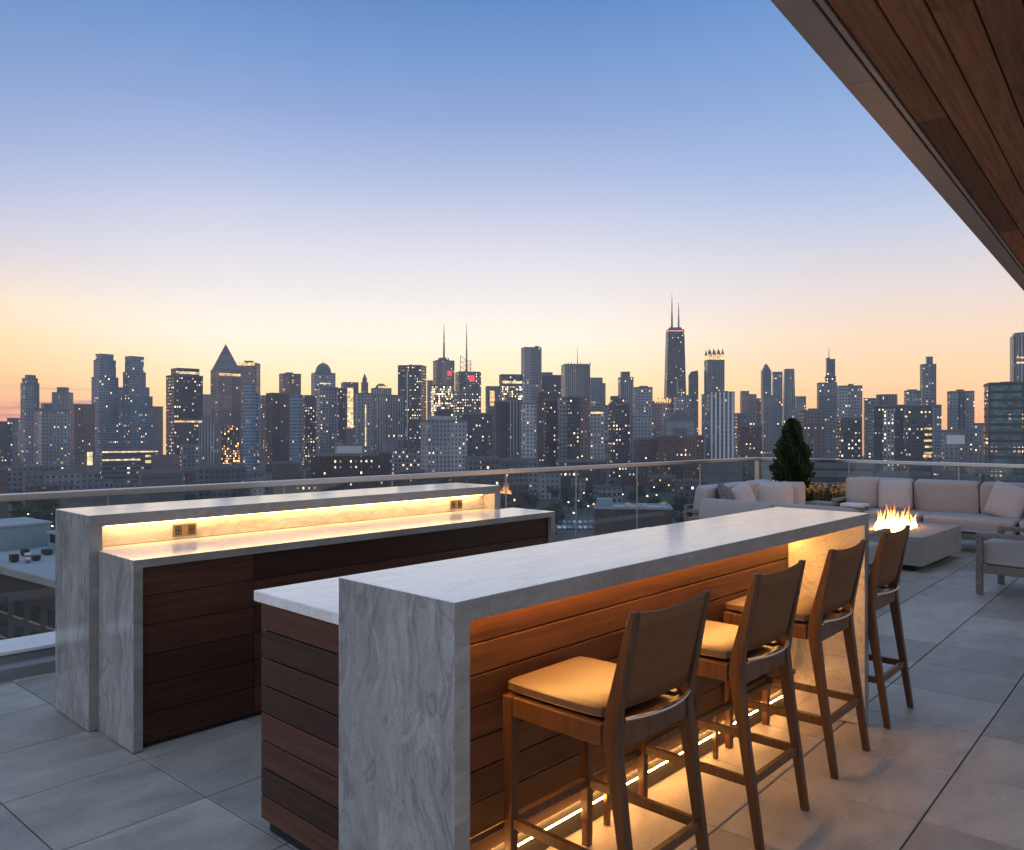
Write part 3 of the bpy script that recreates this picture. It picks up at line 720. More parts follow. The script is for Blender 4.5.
def conifer():
    base = Vector((12.25, 5.36, 0)); planter('tall dark planter holding the conical evergreen', base.x, base.y, .55, .55, .5)
    t = thing('conifer', 'dark conical evergreen standing in the terrace corner', 'tree', base + Vector((0,0,.42)))
    mb = MB(); mb.tube((0,0,0), (0,0,.95), .035, .008, 8); mb.build('trunk', M['bark'], t)
    r = random.Random(4); mb = MB(); H = 1.27
    for i in range(5200):
        q = r.random()**1.25; z = .06 + q*(H-.06)
        R0 = .315*(1-q)**.5*(1+.10*math.sin(9*q+3)+.10*math.sin(23*q)) + .012
        a = r.random()*2*math.pi; lump = 1 + .16*math.sin(5*a+14*q) + .08*math.sin(11*a-19*q)
        rad = R0*lump*(r.random()**.35)*(1+.22*r.random()**7)
        d = Vector((math.cos(a), math.sin(a), 1.3)).normalized(); s = r.uniform(.018, .042)
        sd = d.cross(rv(r)).normalized()
        mb.quad((rad*math.cos(a), rad*math.sin(a), z), d*s, sd*s*.42, 0, min(1, max(0, .45+.4*math.sin(5*a+14*q)+r.uniform(-.3,.3))))
    mb.build('crown', M['conifer'], t)
conifer()
def flowers(name, label, x, y, sx, sy, z0, h, petals, n, leafm='shrub', seed=1, nl=1700):
    r = random.Random(seed); t = thing(name, label, 'flowers', (x, y, z0))
    mb = MB()
    for i in range(nl):
        u, v = r.uniform(-1,1), r.uniform(-1,1); hh = h*(.55+.45*math.sin(u*5+seed)*math.cos(v*4))*(1-.4*max(u*u, v*v)); z = r.random()*hh
        leaf(mb, (u*sx/2, v*sy/2, z), r.uniform(.018, .042), r)
    mb.build('foliage', M[leafm], t)
    fl = MB()
    for i in range(n):
        u, v = r.uniform(-1,1), r.uniform(-1,1); z = h*(.62+.4*r.random()); c = Vector((u*sx/2, v*sy/2, z))
        ax = (Vector((-.7, -.5, .8)) + rv(r)*.6).normalized(); a = ax.orthogonal().normalized(); b = ax.cross(a); s = r.uniform(.014, .026); mi = r.randrange(len(petals))
        k = fl.add([c] + [c + (a*math.cos(q*math.pi/5) + b*math.sin(q*math.pi/5))*s*(1 if q % 2 == 0 else .55) + ax*.004 for q in range(10)])
        for q in range(10): fl.face([k, k+1+q, k+1+(q+1) % 10], mi)
        fl.tube((c.x, c.y, z*.3), c - ax*.003, .002, n=3, m=mi, caps=False)
    fl.build('blossoms', [M[p] for p in petals], t)
planter('low dark planter box full of yellow and orange blossoms', 12.0, 4.62, .42, .82, .42)
flowers('flower_bed', 'yellow and orange flowers in the dark planter beside the conifer', 12.0, 4.62, .44, .86, .38, .34, ['petal_y','petal_y','petal_o'], 120, seed=2)
planter('long low planter under the pale flowers and conifer', 11.72, 5.42, .36, .72, .42)
flowers('flower_bed', 'pale grey green plant with whitish blossoms at the conifer foot', 11.72, 5.42, .40, .80, .38, .36, ['petal_w'], 70, seed=3)
def shrub(label, x, y, z0, sx, sy, h, seed, mat='shrub'):
    r = random.Random(seed); t = thing('shrub', label, 'shrub', (x, y, z0)); mb = MB()
    for i in range(12): 
        mb.tube((r.uniform(-.05,.05), r.uniform(-.05,.05), 0), (r.uniform(-sx,sx)*.35, r.uniform(-sy,sy)*.35, h*.7), .005, .002, 4)
    mb.build('stems', M['bark'], t); mb = MB()
    for i in range(1400):
        v = rv(r); v = v*(v.length**-.4) if v.length > 0 else v
        leaf(mb, (v.x*sx/2, v.y*sy/2, h*.55+v.z*h*.5), r.uniform(.012,.026), r, .5, .5+.3*v.z)
    mb.build('foliage', M[mat], t)
planter('small dark planter with a round bush beside the long railing', 11.45, 5.78, .4, .34, .42)
shrub('low round green bush between the conifer and the three cushion sofa', 11.45, 5.78, .38, .55, .45, .34, 6)
# ================================================================== CITY
ZG = -45.0
def haze():
    m = bpy.data.materials.new('haze'); m.use_nodes = True; nt = m.node_tree; nt.nodes.clear()
    out = nt.nodes.new('ShaderNodeOutputMaterial'); v = nt.nodes.new('ShaderNodeVolumePrincipled')
    v.inputs['Color'].default_value = (.80,.86,.95,1); v.inputs['Density'].default_value = HAZE; v.inputs['Anisotropy'].default_value = 0.0
    nt.links.new(v.outputs[0], out.inputs['Volume'])
    mb = MB(); mb.box(-1250, 1250, -150, 1430, ZG-1, 320, M=Matrix.Rotation(ANG-R(90), 4, 'Z'))
    tag(mb.build('haze', m), kind='stuff')
HAZE = .00020
haze()
def ground():
    m, nt, n, l, b = newmat('city_ground')
    tc = n.new('ShaderNodeTexCoord'); nz = n.new('ShaderNodeTexNoise'); nz.inputs['Scale'].default_value = .012; nz.inputs['Detail'].default_value = 8; l.new(tc.outputs['Object'], nz.inputs[0])
    cr = n.new('ShaderNodeValToRGB'); e = cr.color_ramp.elements; e[0].position = .40; e[0].color = (.030,.040,.026,1); e[1].position = .60; e[1].color = (.055,.054,.054,1)
    l.new(nz.outputs[0], cr.inputs[0]); l.new(cr.outputs[0], b.inputs['Base Color']); b.inputs['Roughness'].default_value = .9
    mb = MB(); Mg = Matrix.Rotation(ANG-R(90), 4, 'Z'); k = mb.add([Mg @ Vector(q) for q in ((-1240,-140,ZG),(1240,-140,ZG),(1240,1425,ZG),(-1240,1425,ZG))]); mb.face([k,k+1,k+2,k+3])
    tag(mb.build('ground', m), kind='structure')
ground()
def strip(name, pts, w, mat, z):
    mb = MB()
    for a, b in zip(pts, pts[1:]):
        a = Vector((a.x, a.y, 0)); b = Vector((b.x, b.y, 0)); d = (b-a).normalized(); nn = Vector((-d.y, d.x, 0))*w/2; up = Vector((0,0,z))
        k = mb.add([a-nn+up, b-nn+up, b+nn+up, a+nn+up]); mb.face([k,k+1,k+2,k+3])
    return tag(mb.build(name, mat), kind='structure')
M['asphalt'] = plain('asphalt', (.055,.055,.058), .8, var=.2, scale=.2)
M['lawn'] = plain('lawn', (.030,.055,.022), .95, var=.35, scale=.15)
M['walk'] = plain('pale_walk', (.30,.30,.30), .85, var=.15, scale=.2)
for i, (p, q, w) in enumerate((((-300, 330), (1500, 420), 15), ((-300, 560), (1500, 600), 13), ((540, 200), (620, 1200), 13), ((160, 240), (60, 1200), 12))):
    strip('road', [at(p[0], p[1]), at(q[0], q[1])], w, M['asphalt'], ZG+.05+.01*i)
strip('lawn', [at(610, 480), at(740, 500)], 90, M['lawn'], ZG+.11)
strip('parking_lot', [at(550, 385), at(612, 392)], 52, M['asphalt'], ZG+.13)
strip('path', [at(600, 440), at(800, 460)], 6, M['walk'], ZG+.15)

# ---- facade shader shared by the far buildings (UV in metres)
def facade_group():
    g = bpy.data.node_groups.new('facade', 'ShaderNodeTree'); I = g.interface
    def sock(nm, typ, dv):
        s = I.new_socket(nm, in_out='INPUT', socket_type=typ); s.default_value = dv
    sock('Wall','NodeSocketColor',(.2,.2,.2,1)); sock('Glass','NodeSocketColor',(.04,.05,.07,1))
    for nm, dv in (('Bay',3.),('Storey',3.5),('WinW',.6),('WinH',.6),('Lit',.15),('Seed',1.),('Power',1.5),('FloorLit',.05)): sock(nm,'NodeSocketFloat',dv)
    sock('Warm','NodeSocketColor',(1,.66,.3,1)); sock('Cool','NodeSocketColor',(1,.9,.75,1))
    I.new_socket('Shader', in_out='OUTPUT', socket_type='NodeSocketShader')
    n = g.nodes; l = g.links; gi = n.new('NodeGroupInput'); go = n.new('NodeGroupOutput')
    def m(op, a, b=None):
        k = n.new('ShaderNodeMath'); k.operation = op
        for i, v in enumerate((a, b)):
            if v is None: continue
            if isinstance(v, (int, float)): k.inputs[i].default_value = v
            else: l.new(v, k.inputs[i])
        return k.outputs[0]
    uv = n.new('ShaderNodeUVMap'); sp = n.new('ShaderNodeSeparateXYZ'); l.new(uv.outputs[0], sp.inputs[0])
    u = m('DIVIDE', sp.outputs[0], gi.outputs['Bay']); v = m('DIVIDE', sp.outputs[1], gi.outputs['Storey'])
    cu, cv, fu, fv = m('FLOOR', u), m('FLOOR', v), m('FRACT', u), m('FRACT', v)
    mask = m('MULTIPLY', m('LESS_THAN', m('ABSOLUTE', m('SUBTRACT', fu, .5)), m('MULTIPLY', gi.outputs['WinW'], .5)), m('LESS_THAN', m('ABSOLUTE', m('SUBTRACT', fv, .5)), m('MULTIPLY', gi.outputs['WinH'], .5)))
    cb = n.new('ShaderNodeCombineXYZ'); l.new(cu, cb.inputs[0]); l.new(cv, cb.inputs[1]); l.new(gi.outputs['Seed'], cb.inputs[2])
    wn = n.new('ShaderNodeTexWhiteNoise'); wn.noise_dimensions = '3D'; l.new(cb.outputs[0], wn.inputs['Vector'])
    sc = n.new('ShaderNodeSeparateColor'); l.new(wn.outputs['Color'], sc.inputs[0])
    # lit rooms come in short runs: a coarser cell raises the odds
    cb2 = n.new('ShaderNodeCombineXYZ'); l.new(m('FLOOR', m('DIVIDE', cu, 4.)), cb2.inputs[0]); l.new(cv, cb2.inputs[1]); l.new(m('ADD', gi.outputs['Seed'], 31.7), cb2.inputs[2])
    w2 = n.new('ShaderNodeTexWhiteNoise'); w2.noise_dimensions = '3D'; l.new(cb2.outputs[0], w2.inputs['Vector'])
    run = m('MULTIPLY', m('GREATER_THAN', w2.outputs['Value'], m('SUBTRACT', 1., gi.outputs['FloorLit'])), .6)
    emask = m('MULTIPLY', m('LESS_THAN', m('ABSOLUTE', m('SUBTRACT', fu, .5)), m('MULTIPLY', gi.outputs['WinW'], .27)), m('LESS_THAN', m('ABSOLUTE', m('SUBTRACT', fv, .5)), m('MULTIPLY', gi.outputs['WinH'], .34)))
    lit = m('MULTIPLY', m('LESS_THAN', wn.outputs['Value'], m('MULTIPLY', m('ADD', gi.outputs['Lit'], run), 1.0)), emask)
    mx = n.new('ShaderNodeMix'); mx.data_type = 'RGBA'; l.new(sc.outputs[0], mx.inputs[0]); l.new(gi.outputs['Warm'], mx.inputs[6]); l.new(gi.outputs['Cool'], mx.inputs[7])
    pw = m('MULTIPLY', m('MULTIPLY', lit, gi.outputs['Power']), m('ADD', .08, m('MULTIPLY', m('POWER', sc.outputs[1], 2.6), 1.9)))
    b = n.new('ShaderNodeBsdfPrincipled')
    gv = n.new('ShaderNodeVectorMath'); gv.operation = 'SCALE'; l.new(gi.outputs['Glass'], gv.inputs[0]); l.new(m('ADD', .5, sc.outputs[2]), gv.inputs['Scale'])
    tc = n.new('ShaderNodeTexCoord'); nz = n.new('ShaderNodeTexNoise'); nz.inputs['Scale'].default_value = .06; nz.inputs['Detail'].default_value = 6; l.new(tc.outputs['Object'], nz.inputs[0])
    wv = n.new('ShaderNodeVectorMath'); wv.operation = 'SCALE'; l.new(gi.outputs['Wall'], wv.inputs[0]); cb3 = n.new('ShaderNodeCombineXYZ'); l.new(m('FLOOR', m('DIVIDE', cu, 3.)), cb3.inputs[0]); l.new(gi.outputs['Seed'], cb3.inputs[1])
    w3 = n.new('ShaderNodeTexWhiteNoise'); w3.noise_dimensions = '2D'; l.new(cb3.outputs[0], w3.inputs['Vector'])
    cb4 = n.new('ShaderNodeCombineXYZ'); l.new(m('FLOOR', m('DIVIDE', cv, 5.)), cb4.inputs[0]); l.new(m('ADD', gi.outputs['Seed'], 5.), cb4.inputs[1])
    w4 = n.new('ShaderNodeTexWhiteNoise'); w4.noise_dimensions = '2D'; l.new(cb4.outputs[0], w4.inputs['Vector'])
    slab = m('ADD', .55, m('MULTIPLY', m('GREATER_THAN', fv, .09), .45))
    mod = m('MULTIPLY', m('MULTIPLY', slab, m('ADD', .62, m('MULTIPLY', w3.outputs['Value'], .76))), m('ADD', .82, m('MULTIPLY', w4.outputs['Value'], .36)))
    l.new(m('MULTIPLY', mod, m('ADD', .65, m('MULTIPLY', nz.outputs[0], .7))), wv.inputs['Scale'])
    bc = n.new('ShaderNodeMix'); bc.data_type = 'RGBA'; l.new(mask, bc.inputs[0]); l.new(wv.outputs[0], bc.inputs[6]); l.new(gv.outputs[0], bc.inputs[7]); l.new(bc.outputs[2], b.inputs['Base Color'])
    l.new(m('SUBTRACT', .8, m('MULTIPLY', mask, .62)), b.inputs['Roughness'])
    l.new(mx.outputs[2], b.inputs['Emission Color']); l.new(pw, b.inputs['Emission Strength'])
    l.new(b.outputs[0], go.inputs[0]); return g
FG = facade_group()
#            wall              glass            bay storey ww  wh  lit  floorlit power
STY = {
 'slate':  ((.21,.225,.255), (.035,.045,.065), 3.2,3.6,.62,.55,.10,.05,1.6),
 'blue':   ((.16,.22,.29),  (.05,.085,.13),   2.8,3.6,.86,.70,.07,.05,1.5),
 'brown':  ((.15,.10,.085),(.035,.03,.035),  3.4,3.6,.5,.5,.10,.04,1.6),
 'pink':   ((.29,.21,.19), (.05,.045,.055),  2.6,3.5,.45,.62,.07,.03,1.6),
 'dark':   ((.055,.058,.07), (.025,.03,.04),   3.0,3.5,.7,.6,.17,.06,1.7),
 'pale':   ((.36,.38,.41),   (.05,.06,.075),   3.2,3.4,.52,.5,.13,.04,1.7),
 'stripe': ((.36,.36,.38),   (.035,.04,.055),  2.8,3.5,.5,.97,.07,.02,1.5),
 'white':  ((.62,.64,.67),   (.05,.055,.07),   5.6,3.4,.52,.97,.05,.02,1.5),
 'band':   ((.20,.21,.235),  (.03,.04,.055),   3.4,3.6,.98,.48,.13,.08,1.7),
 'office': ((.06,.055,.058), (.03,.03,.04),    2.6,3.8,.9,.62,.12,.16,1.7),
 'busy':   ((.10,.10,.11),   (.03,.035,.05),   3.0,3.4,.66,.6,.40,.12,1.9),
 'gold':   ((.16,.12,.09),   (.06,.045,.03),   2.0,2.9,.95,.9,.62,.25,3.2),
 'brick':  ((.12,.062,.05),  (.03,.03,.035),   3.2,3.6,.45,.5,.12,.03,1.7),
 'plain':  ((.22,.225,.24),  (.1,.1,.1),       9.,9.,.0,.0,.0,.0,1.),
 'plainb': ((.115,.085,.078),(.1,.1,.1),       9.,9.,.0,.0,.0,.0,1.),
}
_fm = {}
def facade(st, seed, warm=(1,.66,.34), cool=(1,.90,.78), mul=1.0, lit=None):
    m, nt, n, l, b = newmat('facade_' + st); n.remove(b)
    g = n.new('ShaderNodeGroup'); g.node_tree = FG; p = STY[st]
    g.inputs['Wall'].default_value = tuple(c*mul for c in p[0])+(1,); g.inputs['Glass'].default_value = p[1]+(1,)
    for nm, v in zip(('Bay','Storey','WinW','WinH','Lit','FloorLit','Power'), p[2:]): g.inputs[nm].default_value = v
    if lit is not None: g.inputs['Lit'].default_value = lit
    g.inputs['Seed'].default_value = seed; g.inputs['Warm'].default_value = warm+(1,); g.inputs['Cool'].default_value = cool+(1,)
    l.new(g.outputs[0], n['Material Output'].inputs[0]); m.cycles.emission_sampling = 'NONE'; return m
M['roof'] = plain('flat_roof', (.13,.135,.145), .9, var=.25, scale=.1)
M['roof_pale'] = plain('pale_roof', (.30,.34,.38), .85, var=.12, scale=.1)
M['mast'] = plain('mast_steel', (.16,.14,.13), .6, .3)
def glow(name, col, st, scale):
    m, nt, n, l, b = newmat(name); b.inputs['Base Color'].default_value = (.1,.1,.1,1); b.inputs['Emission Color'].default_value = tuple(col)+(1,)
    tc = n.new('ShaderNodeTexCoord'); nz = n.new('ShaderNodeTexNoise'); nz.inputs['Scale'].default_value = scale; nz.inputs['Detail'].default_value = 3; l.new(tc.outputs['Object'], nz.inputs[0])
    mr = n.new('ShaderNodeMapRange'); mr.inputs[1].default_value = .34; mr.inputs[2].default_value = .66; mr.inputs[3].default_value = st*.25; mr.inputs[4].default_value = st*1.3; l.new(nz.outputs[0], mr.inputs[0]); l.new(mr.outputs[0], b.inputs['Emission Strength'])
    m.cycles.emission_sampling = 'NONE'; return m
M['gold_light'] = glow('crown_light', (1,.60,.20), 1.0, .35)
M['white_light'] = glow('floodlight', (1,.74,.38), 1.0, .30)
M['red_light'] = emit('red_sign_light', (1,.04,.05), .95, False)
M['pink_light'] = emit('pink_line_light', (1,.35,.42), .8, False)
SEED = [3]
def rect(w, d, x=0, y=0): return [(x-w/2,y-d/2),(x+w/2,y-d/2),(x+w/2,y+d/2),(x-w/2,y+d/2)]
class Bld:
    """a building placed by where it stands: x centre column, distance d, seen slightly from one corner (phi)"""
    def __init__(s, name, label, d, cx, phi=18, cat='tower', ratio=.8, group=None):
        s.d = d; s.cx = cx; th = math.atan((cx-CXP)/FPX); s.cos = math.cos(th); s.phi = R(phi); s.ratio = ratio
        p = at(cx, d, ZG); rz = ANG - R(90) - th + s.phi
        s.t = thing(name, label, cat, p, rz, group); SEED[0] += 1.37; s.seed = SEED[0]
    def k(s): return s.d/FPX
    def W(s, px): return px*s.k()*s.cos
    def wd(s, px, ratio=None):
        r = s.ratio if ratio is None else ratio; w = s.W(px)/(math.cos(s.phi)+r*abs(math.sin(s.phi))); return w, w*r
    def z(s, y): return CAMZ - (y-HYP)*s.k() - ZG
    def ox(s, x0, x1): return s.W((x0+x1)/2 - s.cx)*math.cos(s.phi)
    def tier(s, x0, x1, y, ybase=None, st='slate', name='tower_block', ratio=None, roof='roof', mul=1., lit=None, mat=None, dy=0, warm=None, chamfer=0):
        w, dp = s.wd(x1-x0, ratio); z0 = 0.0 if ybase is None else s.z(ybase); z1 = s.z(y); ox = s.ox(x0, x1)
        poly = rect(w, dp, ox, dy)
        if chamfer:
            c = chamfer*w; poly = [(ox-w/2+c,dy-dp/2),(ox+w/2-c,dy-dp/2),(ox+w/2,dy-dp/2+c),(ox+w/2,dy+dp/2-c),(ox+w/2-c,dy+dp/2),(ox-w/2+c,dy+dp/2),(ox-w/2,dy+dp/2-c),(ox-w/2,dy-dp/2+c)]
        mb = MB(); mb.prism(poly, z0, z1, 0, 1, bottom=ybase is not None)
        kw = {} if warm is None else {'warm': warm}
        m = mat or facade(st, s.seed, mul=mul, lit=lit, **kw); s.last = (w, dp, z1, ox, dy)
        o = mb.build(name, [m, M[roof]], s.t)
        # parapet
        if z1-z0 > 6 and w > 6 and not chamfer:
            q = MB(); e = .35
            for (a, b_, c, d_) in ((ox-w/2-.12, ox+w/2+.12, dy-dp/2-.12, dy-dp/2+e), (ox-w/2-.12, ox+w/2+.12, dy+dp/2-e, dy+dp/2+.12), (ox-w/2-.12, ox-w/2+e, dy-dp/2+e, dy+dp/2-e), (ox+w/2-e, ox+w/2+.12, dy-dp/2+e, dy+dp/2-e)):
                q.box(a, b_, c, d_, z1-.5, z1+.9)
            q.build('parapet', M['roof'], o)
        return s
    def pent(s, x0, x1, y, ybase, mat='roof', ratio=.9):
        k = s.last; s.tier(x0, x1, y, ybase, name='rooftop_plant', mat=M[mat], ratio=ratio); s.last = k; return s
    def ant(s, x, y, ybase, r0=1.0, r1=.25, name='antenna'):
        mb = MB(); X = s.ox(x, x); a, b = s.z(ybase), s.z(y); h = b-a
        mb.tube((X,0,a), (X,0,a+h*.45), r0, r0*.8, 8); mb.tube((X,0,a+h*.45), (X,0,a+h*.75), r0*.6, r0*.5, 8); mb.tube((X,0,a+h*.75), (X,0,b), r0*.35, r1, 6)
        mb.build(name, M['mast'], s.t); return s
    def pyr(s, x0, x1, y, ybase, st='plain', mul=.7, top=.04, ratio=1.0, name='pyramid_roof'):
        w, dp = s.wd(x1-x0, ratio); ox = s.ox(x0, x1); a = rect(w, dp, ox); b = rect(w*top, dp*top, ox)
        mb = MB(); mb.prism(a, s.z(ybase), s.z(y), 0, 0, b); mb.build(name, facade(st, s.seed, mul=mul), s.t); return s
    def dome(s, x0, x1, y, ybase, mat='roof', name='dome'):
        r = s.W(x1-x0)/2; h = s.z(y)-s.z(ybase); mb = MB()
        mb.lathe([(r*math.cos(t), h*math.sin(t)) for t in [i*math.pi/2/8 for i in range(8)]] + [(.05, h)], (s.ox(x0,x1), 0, s.z(ybase)), 20); mb.build(name, M[mat], s.t); return s
    def cyl(s, x0, x1, y, ybase, st='slate', name='tower_block', mul=1., n=20):
        r = s.W(x1-x0)/2; X = s.ox(x0, x1); mb = MB(); poly = [(X+r*math.cos(2*math.pi*i/n), r*math.sin(2*math.pi*i/n)) for i in range(n)]
        mb.prism(poly, 0 if ybase is None else s.z(ybase), s.z(y), 0, 1); mb.build(name, [facade(st, s.seed, mul=mul), M['roof']], s.t); return s
    def light(s, x0, x1, y0, y1, mat='gold_light', name='lit_band', face='f', out=.25):
        """luminous band on the front face of the last tier"""
        w, dp, z1, ox, dy = s.last; a, b = s.ox(x0, x0), s.ox(x1, x1); a, b = max(a, ox-w/2), min(b, ox+w/2)
        mb = MB(); mb.box(a, b, dy-dp/2-out, dy-dp/2-.05, s.z(y1), s.z(y0)); mb.build(name, M[mat], s.t); return s
    def piers(s, n, wfrac=.3, st='white_pier', mat=None, y=None):
        w, dp, z1, ox, dy = s.last
        mb = MB()
        for i in range(n):
            x = ox-w/2 + w*(i+.5)/n; mb.box(x-w/n*wfrac/2, x+w/n*wfrac/2, dy-dp/2-.6, dy-dp/2+.1, 0, z1+.4)
        o = mb.build('facade_piers', mat, s.t); return s
def T(label, d, cx, phi=18, name='office_tower', cat='tower', **k): return Bld(name, label, d, cx, phi, cat, **k)

# ---- skyline, from the sunset end to the glass block
T('low dark block at the sunset edge of the skyline, left of the grey slim tower', 900, -2, 14, 'apartment_block', 'building').tier(-16, 12, 422, st='dark')
T('narrow dark block just left of the grey slim tower', 1100, 14, -15, 'apartment_block', 'building').tier(7, 21, 418.5, st='slate', mul=.6)
T('slim grey tower standing alone against the pink sunset clouds', 1000, 30, 24).tier(20.5, 39.5, 384, st='slate').tier(22, 38, 379, 384, st='slate').tier(25, 36, 375, 379, st='slate', mul=.8)
T('dark low block behind the pale flats, right of the slim grey tower', 1250, 48, 15, 'apartment_block', 'building').tier(41, 57, 404, st='dark')
T('stepped grey tower with a small top block behind the pale flats', 1150, 62, -20).tier(52, 73.5, 393, st='stripe', mul=.7).tier(57, 69, 388, 393, st='slate', mul=.6)
T('wide pale grey slab of flats in front of the stepped grey tower', 760, 51, 20, 'apartment_tower').tier(34, 69, 411, st='pale', mul=.75).pent(38, 52, 408.5, 411)
T('broad dark brown slab left of the blue glass twin towers', 900, 83, 12, 'apartment_block', 'building').tier(71, 95, 405, st='brown')
T('left one of the two blue glass twin towers with stepped shoulders', 1050, 105, 27).tier(91.5, 118.5, 378, st='blue').tier(93.5, 116, 361, 378, st='blue').tier(95.5, 113.5, 355, 361, st='blue', mul=.8)
T('low block filling the gap between the blue glass twin towers', 1250, 120, 10, 'office_block', 'building').tier(115, 126, 388, st='slate', mul=.8)
b = T('right one of the two blue glass twin towers with a stepped right flank', 1060, 136, 27).tier(121.5, 153, 397, st='blue', mul=.9).tier(121.8, 149.5, 388, 397, st='blue').tier(122.5, 145.5, 373, 388, st='blue').tier(124.5, 143.5, 357.5, 373, st='blue'); b.light(141.5, 143.5, 373, 366, 'white_light')
T('plain grey brown block right of the twin towers', 1200, 157, 15, 'apartment_block', 'building').tier(150, 163, 407, st='brown', mul=1.3)
b = T('low terrace building with two long bands of light below the twin towers', 640, 128, 6, 'terrace_building', 'building', ratio=.5).tier(100, 158, 450, st='band', mul=.6); b.light(101, 157, 452.2, 450.8, 'white_light'); b.light(101, 139, 460, 458.6, 'white_light'); b.light(144, 150, 457, 455, 'gold_light'); b.light(144, 150, 463, 460, 'white_light')
b = T('tall narrow glowing pale sign tower beside the terrace building', 650, 90, 5, 'sign_tower', 'sign', ratio=.5).tier(86.5, 93, 451, st='plain'); b.light(87, 92.5, 465, 452, 'white_light', 'lit_panel')
b = T('dark office tower with lit top floor and scattered lit rows right of the twins', 960, 184.5, 20).tier(166, 203, 376.5, st='office').tier(171, 199.5, 369.5, 376.5, st='office'); b.light(173, 197, 374.5, 372, 'white_light')
b = T('lower podium block with one bright row of light under the dark office tower', 880, 184, 18, 'office_block', 'building').tier(167, 203, 420, st='office', mul=1.3); b.light(168, 202, 422.5, 420.8, 'gold_light')
T('pinkish slab between the dark office tower and the pyramid roofed tower', 1250, 207, 12, 'apartment_block', 'building').tier(202, 213, 395, st='pink')
b = T('pink brown tower with a pointed pyramid roof and orange lit foot', 940, 225.5, 20, ratio=.95).tier(210.5, 241, 371, st='pink').pyr(211, 240.5, 345, 371, mul=.62).ant(225.5, 343, 347, .5, .2, 'finial')
w_ = b.last
b.light(214, 238, 376.5, 374, 'gold_light', 'lit_cornice')
for ya, yb_, lt, sd, ww in ((440, 427, .10, 91.2, .72), (450, 440, .28, 95.2, .78), (463, 450, .62, 97.2, .84)):
    m_ = facade('gold', sd, (1,.40,.10), (1,.62,.25), lit=lt); m_.node_tree.nodes['Group'].inputs['FloorLit'].default_value = .1; m_.node_tree.nodes['Group'].inputs['Wall'].default_value = (.29,.20,.17,1)
    mb = MB(); mb.prism(rect(w_[0]*ww, .5, w_[3]+1, -w_[1]/2-.4), b.z(ya), b.z(yb_), 0, 0); mb.build('lit_lower_windows', m_, b.t)
T('stepped grey stone building with vertical piers at the pyramid tower foot', 780, 209, -16, 'stone_building', 'building').tier(199, 220, 424, st='stripe', mul=.6).tier(202, 215, 417, 424, st='stripe', mul=.6)
T('small grey block with rows of windows below the podium', 690, 190, 14, 'office_block', 'building').tier(180, 201, 445, st='slate')
T('plain brown windowless block right of the terrace building', 640, 165, 18, 'warehouse', 'building').tier(151, 179, 456, st='plainb')
b = T('brown tower with a golden lit crown behind the pyramid roofed tower', 1100, 249, -18).tier(237.5, 260.5, 364, st='pink', mul=.8); b.light(238, 258, 366, 363, 'gold_light', 'lit_crown'); b.pent(244, 254, 361, 364)
T('slim pale blue tower in front of the golden crowned brown tower', 860, 251, -20, 'apartment_tower').tier(243, 259.5, 385, st='blue', mul=1.8)
T('narrow brown slab left of the dark red brown tower', 1200, 264, 10, 'apartment_block', 'building').tier(259, 269, 396, st='brown', mul=1.2)
T('dark red brown tower with a plain flank right of the pale blue one', 900, 279, 22, 'apartment_tower').tier(266, 292, 394, st='brick', mul=.6)
T('brown flat topped tower rising behind the dark red brown one', 1250, 290, 16).tier(279, 301, 374.5, st='brown', mul=1.1).pent(285, 293, 372.5, 374.5)
T('narrow grey blue slab between the red brown tower and the domed tower', 840, 296, -24, 'apartment_tower').tier(289.5, 302.5, 395.5, st='blue', mul=1.4, lit=.02)
b = T('grey blue tower crowned by a round dome', 1120, 323, 10, ratio=.9).tier(311, 335.5, 374, st='slate', mul=1.2).dome(315, 331.5, 363, 374, 'roof').ant(323, 360.5, 364, .6, .2, 'finial')
b.light(318, 329, 384.6, 383.4, 'white_light')
T('grey window grid slab standing in front of the domed tower', 900, 327, 16, 'apartment_tower').tier(316, 338, 388, st='slate', lit=.2)
T('dark window grid block left of the domed tower', 960, 309.5, 14, 'apartment_tower').tier(302.5, 317, 396, st='busy', mul=.9, lit=.22)
T('brown slab with many lit windows right of the domed tower', 940, 342, 14, 'apartment_tower').tier(334, 350, 389, st='brown', lit=.2)
T('square grey topped tower behind the golden glass strip', 1200, 349.5, 14).tier(341, 358.5, 383, st='brown', mul=1.3)
b = T('very thin tower whose whole front glows golden', 880, 350, 6, ratio=1.).tier(346.5, 353.5, 386, st='plain'); b.light(347, 353, 428, 388, 'white_light', 'glowing_front'); 
T('small old tower with a pointed cupola right of the golden strip', 1250, 364.5, 12, ratio=1.).tier(361, 368.2, 383, st='brown', mul=1.2).tier(362.3, 367, 379, 383, st='brown').pyr(362.5, 366.8, 373.5, 379, 'plainb', 1., .1, 1., 'cupola')
b = T('pale grey slab with one bright vertical edge below the cupola tower', 800, 363, 12, 'apartment_tower').tier(355, 372, 394, st='pale', mul=.8, lit=.03); b.light(363.8, 365, 446, 405, 'white_light', 'lit_edge')
b = T('grey building with a golden glowing rooftop left of the two tone tower', 1000, 381, 15).tier(371, 391.5, 389, st='stripe', mul=.75); b.dome(375, 387, 383.5, 389, 'roof'); b.light(376, 386, 388.5, 386.5, 'gold_light')
T('grey building with strong vertical fins in front of the two tone tower', 860, 387, 18, 'office_block', 'building').tier(371, 404, 396, st='stripe', mul=.75)
b = T('tall dark two tone tower with a thin pale line down its front', 1000, 412, -18).tier(398, 426.5, 366.5, st='dark', lit=.24).pent(399, 402, 365, 366.5); b.light(409.6, 410.6, 440, 372, 'kerb_cap', 'pale_rib'); b.pent(409, 412, 364.5, 366.5)
